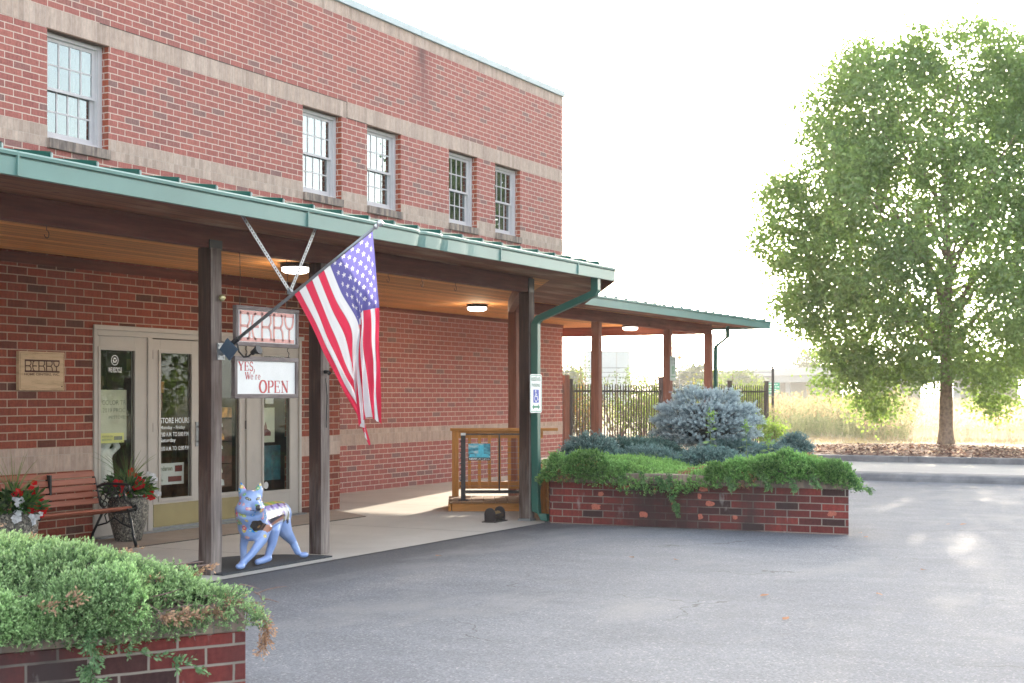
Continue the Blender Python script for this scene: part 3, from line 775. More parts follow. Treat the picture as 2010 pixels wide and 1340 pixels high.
p = poster('poster', 13.93, 14.28, .92, 1.35, YD+.12, M_CREAM, 'cream poster with a red outline behind the right side light')
mb = MB(); mb.extr([(0, 0), (.2, 0), (.2, .05), (.13, .09), (.10, .18), (.05, .08), (0, .05)], (14.0, YD+.118, 1.0), UX, UZ, UY, .001); mb.build('printed_shape', M_MAROON, p)
p = poster('poster', 13.92, 14.40, .45, .88, YD+.12, plain('teal_print', (.02, .10, .13), .5, 0, 7, .7, .02), 'dark teal swimming picture low behind the right side light')
p = poster('poster', 14.02, 14.18, 1.40, 1.53, YD+.06, M_PAPER, 'small white sheet taped to the right side light under the hanging signs', 'notice')
mb = MB(); mb.extr([(.045*math.cos(R(a)), .045*math.sin(R(a))) for a in range(0, 360, 30)], (13.975, YD+.016, .40), UX, UZ, UY, .001)
tag(mb.build('sticker', M_PAPER, None, loc=(13.97, YD, .4)), 'round white sticker low on the right side light', 'sticker')
def wall_lamp(): pass

# blobs -> one continuous mesh
def blob_mesh(parts, vox=.01, smooth=6):
    mb = MB()
    for kind, *a in parts:
        if kind == 'e': mb.ell(a[0], a[1], 14, 10)
        else:
            pts, rs = a
            mb.tube(pts, rs, 12)
            for p, r in ((pts[0], rs[0]), (pts[-1], rs[-1])): mb.ell(p, (r, r, r), 12, 8)
    me = bpy.data.meshes.new('b'); me.from_pydata(mb.v, [], mb.f)
    o = bpy.data.objects.new('b', me); COL.objects.link(o)
    r = o.modifiers.new('r', 'REMESH'); r.mode = 'VOXEL'; r.voxel_size = vox
    s_ = o.modifiers.new('s', 'SMOOTH'); s_.iterations = smooth; s_.factor = .5
    dg = bpy.context.evaluated_depsgraph_get(); out = bpy.data.meshes.new_from_object(o.evaluated_get(dg))
    bpy.data.objects.remove(o); bpy.data.meshes.remove(me)
    out.polygons.foreach_set('use_smooth', [True]*len(out.polygons))
    return out
st = [('c', [(0, 0, 0), (0, 0, .16), (.0, 0, .34)], [.115, .09, .075]), ('e', (0, 0, .40), (.085, .06, .08)), ('e', (0, -.01, .52), (.062, .06, .072)),
      ('c', [(-.07, 0, .42), (-.13, -.02, .47), (-.06, -.04, .56)], [.032, .028, .022]), ('c', [(.07, 0, .42), (.13, -.02, .47), (.06, -.04, .56)], [.032, .028, .022]),
      ('e', (0, -.03, .57), (.06, .04, .035))]
me = blob_mesh(st, .011, 5); me.materials.append(M_STONEW); me.transform(Matrix.Diagonal((1.5, 1.3, 1.22, 1)))
o = bpy.data.objects.new('plaster_figure', me); COL.objects.link(o); o.location = (11.40, YD+.20, .37)
tag(o, 'white plaster figure with arms raised round its head behind the left side light', 'statue')
mb = MB(); mb.box(11.25, 11.60, YD+.10, YD+.36, .012, .35); tag(mb.build('plinth', M_INTF, None, loc=(11.42, YD+.2, 0)), 'low dark plinth under the plaster figure', 'plinth')

# ================================================================== THE PORCH
P = thing('porch', 'long timber porch with teal gutter and green metal roof along the shop front', 'porch', (12, 8, 0))
def soffit(name, poly, mat, z=2.92, t=.03):
    mb = MB(); mb.prism(poly, z, z+t); return mb.build(name, mat, P)
soffit('soffit', [(3, 7.80), (15.70, 7.80), (18.75, 9.80), (26.9, 9.80), (26.9, 15.4), (25.76, 15.4), (25.76, 12.49), (15.53, 12.49), (15.53, 10.79), (3, 10.79)], M_SOF)
soffit('outer_soffit', [(3, 6.97), (15.62, 6.97), (19.35, 9.12), (28.44, 9.12), (28.44, 15.4), (26.9, 15.4), (26.9, 9.80), (18.75, 9.80), (15.70, 7.80), (3, 7.80)], M_SOFO)
# roof planes
rz = 3.005; k_ = .12
def slab(poly, zf):
    mb = MB(); mb.prism(poly, zf, lambda x, y: zf(x, y)+.03); return mb
mb = slab([(3, 6.93), (15.64, 6.93), (14.15, 12.49), (3, 12.49)], lambda x, y: rz+k_*(y-6.93))
mb2 = slab([(15.64, 6.93), (19.38, 9.08), (18.48, 12.49), (14.15, 12.49)], lambda x, y: rz+k_*(-.5*(x-15.64)+.866*(y-6.93)))
mb3 = slab([(19.38, 9.08), (28.46, 9.08), (28.46, 15.4), (25.76, 15.4), (25.76, 12.49), (18.48, 12.49)], lambda x, y: rz+k_*(y-9.08))
mb.add(mb2.v, mb2.f); mb.add(mb3.v, mb3.f); mb.build('roof', M_TEALD, P)
# lapped standing-seam panels: each one tilts up to its seam
M_SEAM = plain('seam_end', (.35, .42, .40), .5)
def seam_row(x0, x1, ye, pitch=.41, tk=1.0):
    x = x0
    while x < x1-.05:
        xe = min(x+pitch, x1)
        y0, y1 = ye+.02, ye+3.2
        z = rz+.031
        mb = MB(); mb.add([(x, y0, z), (xe, y0, z), (xe, y1, z+k_*3.18), (x, y1, z+k_*3.18), (x, y0, z+.004), (xe, y0, z+.004+.041*tk), (xe, y1, z+.004+.041*tk+k_*3.18), (x, y1, z+.004+k_*3.18)],
               [(3, 2, 1, 0), (4, 5, 6, 7), (0, 1, 5, 4), (1, 2, 6, 5), (2, 3, 7, 6), (3, 0, 4, 7)])
        pn = mb.build('roof_panel', M_TEALD, P); rib = MB(); rib.box(xe-.008, xe+.004, y0-.012, y0+.05, z, z+.036); rib.build('seam_cap', M_SEAM, pn)
        x += pitch
seam_row(3.05, 15.3, 6.93); seam_row(19.5, 28.3, 9.08, tk=.3)

# gutter: face with a dark groove and a rolled lip; the dent is bent into the face
def gutter(name, ax, ay, bx, by, dent=False):
    L = math.hypot(bx-ax, by-ay); ux, uy = (bx-ax)/L, (by-ay)/L; nx_, ny_ = uy, -ux      # outward normal on the right-hand side
    n = max(2, int(L/.05)) if dent else 1
    prof = [(.04, 2.875), (0, 2.875), (-.004, 2.985), (.012, 2.99), (.012, 2.998), (-.014, 2.999), (-.018, 3.018), (-.008, 3.03), (.05, 3.03)]
    V = []; F = []; k = len(prof)
    for i in range(n+1):
        s_ = L*i/n; x = ax+ux*s_; y = ay+uy*s_
        d = 0; dz = 0
        if dent:
            for c, w_, a_ in ((11.22, .05, .022), (11.62, .045, .020), (12.1, .08, .008), (11.35, .25, .006)):
                e = math.exp(-((x-c)/w_)**2); d += a_*e; dz += a_*.35*e
        for q, (off, z) in enumerate(prof):
            kk = [.3, 1.3, .6, .5, .4, .6, .7, .6, .3][q]
            V.append((x-nx_*(off+d*kk), y-ny_*(off+d*kk), z+(dz if q in (0, 1) else -dz*.5 if q > 4 else 0)*(1+.4*math.sin(x*40))))
    for i in range(n):
        for j in range(k-1): F.append((i*k+j, (i+1)*k+j, (i+1)*k+j+1, i*k+j+1))
    m_ = MB(); m_.add(V, F)
    return m_
g1 = gutter('g', 3, 6.9, 15.66, 6.9, True); g2 = gutter('g', 19.4, 9.05, 28.5, 9.05); g3 = gutter('g', 28.5, 9.05, 28.5, 15.4)
for m_ in (g1, g2, g3): m_.build('gutter', M_TEAL, P)
for x in (6.4, 9.45, 12.75, 14.6): mb = MB(); mb.box(x, x+.014, 6.884, 6.90, 2.878, 3.026); mb.build('gutter_seam', M_TEAL, P)
for m_, c in ((MB(), (15.66, 6.9)),):
    m_.box(15.655, 15.665, 6.9, 6.97, 2.875, 3.02); m_.build('gutter_end', M_TEAL, P)
mb = MB(); d_ = Vector((.866, .5, 0)); n_ = Vector((-.5, .866, 0))
mb.fbox((15.66, 6.91, 0), d_, n_, (0, 0, 1), 0, 4.30, 0, .035, 2.86, 3.015); mb.build('rake_board', M_BEAM2, P)
# beams
def beam(name, a, b, z0, z1, w_, mat):
    a, b = Vector((*a, 0)), Vector((*b, 0)); d = (b-a).normalized(); n = Vector((-d.y, d.x, 0)); m_ = MB()
    m_.fbox(a, d, n, (0, 0, 1), 0, (b-a).length, -w_/2, w_/2, z0, z1); return m_.build(name, mat, P, bevel=.006)
beam('beam', (3, 7.83), (15.22, 7.83), 2.735, 2.919, .10, M_BEAM)
beam('beam', (15.16, 7.90), (18.70, 9.93), 2.735, 2.919, .09, M_BEAM2)
beam('beam', (18.70, 9.9), (27.17, 9.9), 2.735, 2.919, .12, M_BEAM2)
beam('beam', (27.1, 9.97), (27.1, 15.4), 2.735, 2.919, .12, M_BEAM2)
mb = MB(); mb.box(15.08, 15.22, 7.765, 7.775, 2.72, 2.9); mb.build('post_bracket', M_BLACK, P); mb = MB(); mb.box(9.28, 9.44, 7.765, 7.775, 2.72, 2.80); mb.build('post_bracket', M_BLACK, P)
def post(x, y, mat, z0=0, label=None, half=.07):
    m_ = MB(); zs = [z0, .3, .8, 1.4, 2.0, 2.735]; r_ = random.Random(int(x*100))
    V = []; 
    for z in zs:
        jx, jy = r_.uniform(-.003, .003), r_.uniform(-.003, .003)
        V += [(x-half+jx, y-half+jy, z), (x+half+jx, y-half+jy, z), (x+half+jx, y+half+jy, z), (x-half+jx, y+half+jy, z)]
    F = [(3, 2, 1, 0)]+[(4*i+j, 4*i+(j+1) % 4, 4*i+4+(j+1) % 4, 4*i+4+j) for i in range(len(zs)-1) for j in range(4)]+[tuple(range(4*len(zs)-4, 4*len(zs)))]
    m_.add(V, F); return m_.build('post', mat, P, bevel=.007, label=label)
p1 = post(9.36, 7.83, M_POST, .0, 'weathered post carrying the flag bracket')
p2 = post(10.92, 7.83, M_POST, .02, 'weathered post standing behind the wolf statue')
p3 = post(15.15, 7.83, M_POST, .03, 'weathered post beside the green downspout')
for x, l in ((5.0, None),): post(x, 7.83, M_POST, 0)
post(18.75, 9.9, M_POST2); post(21.7, 9.9, M_POST2); pB = post(24.9, 9.9, M_POST2); post(27.1, 9.9, M_POST2); post(27.1, 14.9, M_POST2)
mb = MB(); mb.box(15.07, 15.23, 7.75, 7.91, .0, .03); mb.build('post_base', M_GREYM, p3)
# S hooks under the beam
for x, z in ((6.9, 0), (7.55, 0), (12.1, 0), (12.75, 0), (13.45, 0)):
    m_ = MB(); pts = [(x, 7.83, 2.735)]+[(x+.022*math.sin(t), 7.83, 2.70-.028*(1-math.cos(t))) for t in np.linspace(0, 4.6, 12)]
    m_.tube(pts, .003, 6); m_.build('hook', M_BLACK, P)
# downspouts
def spout(pts, w_, d_, name='downspout'):
    m_ = MB(); U = None; k = len(pts); vs_ = []
    for i, (p, ax) in enumerate(pts):
        p = Vector(p); u, v = Vector(ax[0]), Vector(ax[1])
        for a, b in ((-1, -1), (1, -1), (1, 1), (-1, 1)): vs_.append(p+u*a*w_/2+v*b*d_/2)
    fs = [(i*4+j, i*4+(j+1) % 4, (i+1)*4+(j+1) % 4, (i+1)*4+j) for i in range(k-1) for j in range(4)]+[(3, 2, 1, 0), tuple(range(4*k-4, 4*k))]
    m_.add(vs_, [f[::-1] for f in fs]); return m_.build(name, M_SPOUT, P, bevel=.006)
h1 = ((1, 0, 0), (0, 1, 0))
ex, ey = 15.15, 7.71
spout([((15.25, 6.97, 2.9), h1), ((15.25, 6.97, 2.74), h1), ((15.25, 6.99, 2.70), ((1, 0, 0), (0, .8, .6))), ((15.16, 7.67, 2.42), ((1, 0, 0), (0, .8, .6))), ((ex, ey, 2.36), h1), ((ex, ey, .95), h1),
       ((ex, ey-.008, .55), h1), ((ex, ey, .30), h1), ((ex, ey-.01, .12), h1), ((ex+.0, ey-.06, .055), ((1, 0, 0), (0, .5, .86))), ((ex+.02, ey-.16, .045), ((1, 0, 0), (0, .2, .98)))], .085, .09)
spout([((27.35, 9.58, 2.9), h1), ((27.35, 9.58, 2.68), h1), ((27.25, 9.78, 2.50), h1), ((27.22, 9.79, 2.45), h1), ((27.22, 9.79, .12), h1)], .08, .07)
# ceiling lights
def ceiling_light(x, y, lab):
    t = thing('ceiling_light', lab, 'ceiling light', (x, y, 2.92), 'lit ceiling lights under the porch')
    m_ = MB(); m_.lathe([(.10, 0), (.165, -.01), (.165, -.045), (.15, -.05)], (x, y, 2.919), 28); m_.build('housing', M_BLACK, t, smooth=False)
    m_ = MB(); m_.lathe([(.15, -.05), (.148, -.085), (.11, -.105), (.02, -.11)], (x, y, 2.919), 28); m_.build('lens', M_LAMP, t, smooth=True)
    l = bpy.data.lights.new('lamp_glow', 'POINT'); l.energy = 5; l.color = (1, .78, .5); l.shadow_soft_size = .12
    lo = bpy.data.objects.new('lamp_glow', l); COL.objects.link(lo); lo.parent = t; lo.location = (0, 0, -.2)
ceiling_light(12.4, 9.2, 'lit round ceiling light behind the flag straps near the entrance')
ceiling_light(19.27, 10.83, 'lit round ceiling light over the walkway by the wooden railing')
ceiling_light(26.4, 11.3, 'lit round ceiling light in the far porch beside the fence gate')

# ================================================================== SIGNS, FLAG
BERRY = [([(0, .97), (1, .97)], 1.6), ([(0, .03), (1, .03)], 1.6),
 ([(.015, 0), (.015, 1)], 1.1), ([(.015, .5), (.135, .5)], 1.1), ([(.13, .97), (.172, .86), (.178, .7), (.155, .56), (.13, .5)], 1), ([(.13, .5), (.165, .40), (.18, .25), (.172, .12), (.13, .03)], 1),
 ([(.29, .97), (.24, .85), (.225, .65), (.222, .5), (.228, .33), (.245, .15), (.29, .03)], 1), ([(.225, .5), (.34, .5)], 1.1),
 ([(.40, 0), (.40, 1)], 1.1), ([(.40, .5), (.525, .5)], 1.1), ([(.535, .97), (.562, .85), (.562, .66), (.525, .5)], 1), ([(.525, .5), (.56, .36), (.568, .2), (.568, .03)], 1),
 ([(.62, 0), (.62, 1)], 1.1), ([(.62, .5), (.745, .5)], 1.1), ([(.755, .97), (.782, .85), (.782, .66), (.745, .5)], 1), ([(.745, .5), (.78, .36), (.788, .2), (.788, .03)], 1),
 ([(.83, .97), (.832, .76), (.85, .58), (.88, .5), (.91, .49), (.94, .5), (.97, .58), (.985, .76), (.988, .97)], 1), ([(.91, .5), (.91, 0)], 1.1)]
def berry(mb, o, wd, hh, t, lw):
    for pts, k in BERRY: stroke(mb, pts, lw*k, o, UX, UZ, UY, t, wd, hh)

# plaque on the brick wall
pl = thing('wall_plaque', 'pale wood plaque with burnt BERRY HOME CENTERS, INC. lettering above the bench', 'plaque', (10.31, YD-.03, 1.74))
mb = MB(); mb.box(10.015, 10.61, YD-.045, YD-.002, 1.55, 1.935); mb.build('board', M_PLAQ, pl, bevel=.003)
mb = MB()
for a, b, c_, d_ in ((10.03, 10.595, 1.918, 1.921), (10.03, 10.595, 1.564, 1.567), (10.03, 10.033, 1.567, 1.918), (10.592, 10.595, 1.567, 1.918)): mb.box(a, b, YD-.0465, YD-.044, c_, d_)
mb.build('groove', plain('groove_brown', (.30, .17, .09), .8), pl)
mb = MB(); berry(mb, (10.085, YD-.0455, 1.735), .455, .115, .002, .0105); put_text(mb, 'HOME CENTERS, INC.', (10.08, YD-.047, 1.695), UX, UZ, UY, .46, .027, .015)
mb.box(10.565, 10.58, YD-.0475, YD-.045, 1.585, 1.597); mb.build('lettering', M_BROWNT, pl)

def framed(name, label, x0, x1, z0, z1, y, frame_w):
    t = thing(name, label, 'sign', ((x0+x1)/2, y, z0), None)
    m_ = MB()
    m_.box(x0, x1, y-.022, y+.022, z1-frame_w, z1); m_.box(x0, x1, y-.022, y+.022, z0, z0+frame_w)
    m_.build('frame', M_GRAYW, t, bevel=.003)
    m_ = MB(); m_.box(x0, x0+frame_w, y-.020, y+.020, z0+frame_w, z1-frame_w); m_.build('frame_side', M_GRAYW_V, t, bevel=.003); m_ = MB(); m_.box(x1-frame_w, x1, y-.020, y+.020, z0+frame_w, z1-frame_w); m_.build('frame_side', M_GRAYW_V, t, bevel=.003)
    m_ = MB(); m_.box(x0+frame_w, x1-frame_w, y-.006, y+.006, z0+frame_w, z1-frame_w); m_.build('panel', M_WHITE, t)
    return t
M_GRAYW_V = wood_mat('grey_barn_frame_upright', (.20, .17, .165), (.32, .28, .27), (34, 5, 1), knots=False)
sb = framed('hanging_sign', 'upper hanging sign with faded red BERRY lettering in a grey wood frame', 9.68, 10.575, 1.93, 2.28, 7.83, .035)
mb = MB(); berry(mb, (9.740, 7.823, 1.98), .775, .25, .002, .021)
mb.build('lettering', M_PINK, sb)
so2 = framed('hanging_sign', 'lower hanging sign reading YES, We\'re OPEN in a grey wood frame', 9.66, 10.57, 1.475, 1.84, 7.83, .038)
mb = MB(); OY = 7.8235
def serif_letter(ch, x, z, wd, hh, mb):
    o = (x, OY, z); T, t_ = .17, .06
    def S(pts, w): stroke(mb, pts, w*wd if not isinstance(w, list) else [q*wd for q in w], o, UX, UZ, UY, .0015, wd, hh)
    def H(x0, x1, y_, th=.045): mb.extr([(x0*wd, (y_)*hh), (x1*wd, (y_)*hh), (x1*wd, (y_+th)*hh), (x0*wd, (y_+th)*hh)], o, UX, UZ, UY, .0015)
    if ch == 'Y': S([(.12, .97), (.5, .48)], .2); S([(.88, .97), (.5, .48)], .07); S([(.5, .5), (.5, .02)], .2); H(0, .36, .96); H(.66, 1, .96); H(.3, .7, 0)
    if ch == 'E': S([(.22, 0), (.22, 1)], .22); H(.02, .9, .955); H(.02, .95, 0); H(.22, .72, .49); S([(.88, .96), (.9, .76)], .07); S([(.93, .03), (.96, .26)], .07); S([(.72, .6), (.72, .4)], .06)
    if ch == 'P': S([(.22, 0), (.22, 1)], .22); H(.02, .6, .955); H(.02, .46, 0); S([(.55, .98)]+arc(.55, .73, .35, .25, 80, -80, 8)+[(.3, .47)], [.08, .1, .14, .19, .22, .22, .22, .19, .14, .1, .07])
    if ch == 'O': S(arc(.5, .5, .42, .49, 90, 450, 24), [.08+.15*abs(math.cos(R(90+15*i))) for i in range(25)])
    if ch == 'N': S([(.18, 0), (.18, .97)], .07); S([(.86, 0), (.86, 1)], .07); S([(.14, .98), (.86, .03)], .2); H(0, .3, .955); H(.7, 1, .955); H(.04, .34, 0)
    if ch == 'S': S([(.84, .8)]+arc(.5, .74, .34, .24, 40, 230, 9)+arc(.5, .26, .36, .25, 60, -150, 9)+[(.12, .2)], .15)
    if ch == 'W': S([(.06, .97), (.3, .03)], .14); S([(.3, .03), (.52, .9)], .05); S([(.44, .97), (.68, .03)], .14); S([(.68, .03), (.94, .97)], .05); H(0, .18, .955); H(.36, .6, .955); H(.84, 1, .955)
    if ch == 'e': S([(.14, .52), (.86, .52)]+arc(.5, .5, .38, .46, 5, 320, 14), .12)
    if ch == 'r': S([(.3, 0), (.3, 1)], .2); H(.08, .3, .92); H(.1, .55, 0); S([(.35, .72), (.55, .95), (.85, .9)], .13)
    if ch == "'": S([(.6, 1), (.4, .1)], .3)
    if ch == ',': S([(.5, .9), (.6, .5), (.3, 0)], .35)
x0 = 9.725
for ch, dx, z, wd, hh in [('Y', -.005, 1.716, .080, .080), ('E', .078, 1.715, .064, .079), ('S', .148, 1.714, .056, .081), (',', .206, 1.700, .02, .034),
                          ('W', .09, 1.640, .078, .064), ('e', .165, 1.640, .038, .042), ("'", .205, 1.685, .014, .024), ('r', .230, 1.640, .034, .042), ('e', .266, 1.640, .038, .042),
                          ('O', .285, 1.524, .110, .110), ('P', .402, 1.524, .090, .108), ('E', .498, 1.524, .086, .108), ('N', .598, 1.524, .108, .108)]:
    serif_letter(ch, x0+dx, z, wd, hh, mb)
mb.build('lettering', M_REDT, so2)
mb = MB()
for x in (9.75, 10.42): mb.tube([(x, 7.83, 2.735), (x+.008, 7.83, 2.55), (x, 7.83, 2.275)], .003, 6)
mb.build('hanging_wire', M_BLACK, sb)
mb = MB()
for x in (9.84, 10.44): mb.tube([(x, 7.83, 1.93), (x-.015, 7.83, 1.905), (x+.012, 7.83, 1.88), (x, 7.83, 1.84)], .0035, 6)
mb.build('hook', M_BLACK, so2)

# flag pole, straps, lamp
fp = thing('flag_pole', 'slanted aluminium flag pole bracketed to the first post, small black lamp at its foot', 'flag pole', (9.4, 7.75, 1.87))
A_, Bt = Vector((9.405, 7.60, 1.955)), Vector((9.40, 6.205, 2.825)); dp = (Bt-A_).normalized()
mb = MB(); mb.tube([A_-dp*.05, A_+dp*.55, A_+dp*1.1, Bt], [.0145, .0145, .0135, .0125], 12); mb.build('pole', M_GREYM, fp, smooth=True)
mb = MB(); mb.tube([Bt, Bt+dp*.02, Bt+dp*.03], [.02, .02, .012], 12); mb.ell(tuple(Bt+dp*.055), (.028, .028, .028), 14, 10); mb.build('ball', plain('clear_ball', (.6, .62, .63), .15, .6), fp, smooth=True)
mb = MB(); mb.box(9.36, 9.45, 7.748, 7.758, 1.80, 1.94); mb.tube([(9.405, 7.75, 1.86), (9.405, 7.70, 1.87), A_-dp*.06], [.028, .022, .02], 10)
for x, z in ((9.375, 1.82), (9.435, 1.82), (9.375, 1.92), (9.435, 1.92)): mb.ell((x, 7.745, z), (.009, .006, .009), 8, 5)
mb.build('bracket', M_GREYM, fp)
mb = MB(); mb.tube([A_-dp*.03, A_+dp*.04], .022, 10); c0 = A_+Vector((0, -.01, -.0))
mb.tube([c0+Vector((0, -.01, -.02)), c0+Vector((.0, -.03, -.09)), c0+Vector((0, -.08, -.135)), c0+Vector((0, -.13, -.13)), c0+Vector((0, -.165, -.105))], .008, 8)
mb.tube([c0+Vector((0, -.165, -.105)), c0+Vector((0, -.19, -.09)), c0+Vector((.0, -.235, -.075)), c0+Vector((.0, -.24, -.073))], [.02, .022, .042, .04], 12); mb.build('lamp', M_PLASTIC, fp)
mb = MB(); mb.fbox(tuple(A_+Vector((-.03, .05, -.07))), (0, -.75, -.66), (0, .66, -.75), (1, 0, 0), -.075, .075, -.065, .065, 0, .014); mb.build('solar_panel', plain('solar_panel', (.05, .09, .14), .25, 0, 8, .2), fp, bevel=.01)
J = Vector((9.40, 7.03, 2.345))
for e_, nm in (((8.80, 7.05, 2.915), 'strap'), ((9.75, 7.02, 2.915), 'strap')):
    a, b = Vector(e_), J; d = (b-a).normalized(); U_ = d; V_ = Vector((0, 1, 0)).cross(d).normalized(); W_ = U_.cross(V_)
    mb = MB(); L = (b-a).length
    n = int(L/.03); 
    for k in range(n):            # perforated strip: two edges with small bridges between the holes
        u0, u1 = L*k/n, L*(k+1)/n
        mb.fbox(a, U_, V_, W_, u0, u1, -.017, -.006, 0, .003); mb.fbox(a, U_, V_, W_, u0, u1, .006, .017, 0, .003); mb.fbox(a, U_, V_, W_, u0, u0+.016, -.006, .006, 0, .003)
    mb.build(nm, M_GREYM, fp)
mb = MB(); mb.tube([J-dp*.02, J+dp*.02], .02, 10); mb.tube([J+Vector((0, 0, .0)), J+Vector((0, 0, -.02))], .015, 8); mb.build('clamp', M_GREYM, fp)

# the flag: cloth grid u along the hoist, v along the fly
G = np.array([[(7.000, 2.346), (6.819, 2.452), (6.639, 2.560), (6.428, 2.690), (6.229, 2.812)],
 [(6.814, 2.060), (6.674, 2.171), (6.501, 2.317), (6.345, 2.433), (6.200, 2.487)],
 [(6.674, 1.811), (6.550, 1.940), (6.316, 2.053), (6.300, 2.161), (6.172, 2.190)],
 [(6.511, 1.557), (6.428, 1.707), (6.306, 1.806), (6.287, 1.927), (6.160, 1.885)],
 [(6.350, 1.314), (6.326, 1.504), (6.302, 1.544), (6.260, 1.645), (6.155, 1.584)],
 [(6.262, 1.105), (6.287, 1.242), (6.273, 1.262), (6.220, 1.330), (6.153, 1.276)]])
uc = np.array([0, 3/13, 6/13, .73, 1.0]); vc = np.linspace(0, 1, 6)
def smooth_interp(x, xp, fp_):
    # Catmull-Rom through the control rows
    x = np.clip(x, 0, 1); i = np.clip(np.searchsorted(xp, x, 'right')-1, 0, len(xp)-2)
    t = (x-xp[i])/(xp[i+1]-xp[i])
    def at(j): return fp_[np.clip(j, 0, len(xp)-1)]
    p0, p1, p2, p3 = at(i-1), at(i), at(i+1), at(i+2)
    t = t[:, None] if p1.ndim > 1 else t
    return .5*((2*p1)+(-p0+p2)*t+(2*p0-5*p1+4*p2-p3)*t*t+(-p0+3*p1-3*p2+p3)*t**3)
NU, NV = 13*22, 300
us = np.linspace(0, 1, NU+1); vs2 = np.linspace(0, 1, NV+1)
tmp = np.stack([smooth_interp(us, uc, G[r]) for r in range(6)], 0)          # 6 x NU x 2
grid = smooth_interp(vs2, vc, tmp.reshape(6, -1)).reshape(NV+1, NU+1, 2)
Uu, Vv2 = np.meshgrid(us, vs2)
sm = np.clip(Vv2*1.6, 0, 1)
fold = .11*sm*np.where(Uu < .5, np.sin(Uu/.5*math.pi/2)**2, .5+.5*np.cos((Uu-.5)/.5*math.pi))
ripple = .016*sm*np.sin(Uu*34+Vv2*3+np.sin(Vv2*7))+.010*sm*np.sin(Uu*61-Vv2*4)+.006*np.sin(Uu*90+Vv2*22)*sm
Xf = 9.40-fold-ripple
Vf = np.stack([Xf, grid[..., 0], grid[..., 1]], -1).reshape(-1, 3)
I, J2 = np.meshgrid(np.arange(NV), np.arange(NU), indexing='ij'); a = (I*(NU+1)+J2).ravel()
Ff = np.stack([a, a+1, a+NU+2, a+NU+1], 1)
cu_, cv_ = ((J2+.5)/NU).ravel(), ((I+.5)/NV).ravel()
stripe = np.floor(cu_*13).astype(int)
RED, WHT, BLU = np.array([.66, .045, .10]), np.array([.70, .72, .75]), np.array([.12, .115, .33])
tint = np.where((stripe % 2 == 0)[:, None], RED, WHT)
seam = np.abs(cu_*13-np.round(cu_*13)) < .04
canton = (cu_ > 6/13) & (cv_ < .40)
tint = np.where(canton[:, None], BLU, tint)
tint = np.where((seam & ~canton)[:, None], tint*.72, tint)
starv = np.zeros(len(cu_), bool)
for r_ in range(9):
    n = 6 if r_ % 2 == 0 else 5
    for k in range(n):
        su = 1-(r_+1)/10*7/13; sv = .40*((2*k+1 if n == 6 else 2*k+2))/12
        dx, dy = (cv_-sv)*1.52, (cu_-su)*.914
        rr = np.hypot(dx, dy); an = np.arctan2(dx, dy)
        q = (an % (2*math.pi/5)); q = np.minimum(q, 2*math.pi/5-q)
        ro, ri = .030, .0125
        rad = .82*ri*ro*math.sin(math.pi/5)/(ri*np.sin(math.pi/5-q)+ro*np.sin(q)+1e-9)
        starv |= (rr < rad) & canton
tint = np.where(starv[:, None], np.array([.62, .62, .64]), tint)
def tint_mat(name, trans=.3, rough=.8, bump=None, sat=1.0, tmul=(1, 1, 1), spec=.2):
    m, nt = newmat(name); nt.nodes.remove(nt.nodes['Principled BSDF']); out = nt.nodes['Material Output']
    at = nd(nt, 'ShaderNodeAttribute', attribute_name='tint').outputs[0]
    tcol = mixc(nt, 1, at, tmul, 'MULTIPLY')
    df = nd(nt, 'ShaderNodeBsdfDiffuse', {'Color': at}); tr = nd(nt, 'ShaderNodeBsdfTranslucent', {'Color': tcol})
    mx_ = nd(nt, 'ShaderNodeMixShader', {0: trans, 1: df.outputs[0], 2: tr.outputs[0]})
    res = mx_.outputs[0]
    if spec:
        gl = nd(nt, 'ShaderNodeBsdfGlossy', {'Color': (1, 1, 1, 1), 'Roughness': .42})
        res = nd(nt, 'ShaderNodeMixShader', {0: spec*.12, 1: res, 2: gl.outputs[0]}).outputs[0]
    nt.links.new(res, out.inputs[0]); return m
M_CLOTH = tint_mat('flag_cloth', .5, spec=0, tmul=(1, 1, 1))
flag = arr_mesh('flag', Vf, Ff, M_CLOTH, tint=tint, label='american flag with stars and red and white stripes hanging from the slanted pole', cat='flag', loc=(9.4, 6.6, 2.5))
flag.data.polygons.foreach_set('use_smooth', [True]*len(flag.data.polygons))

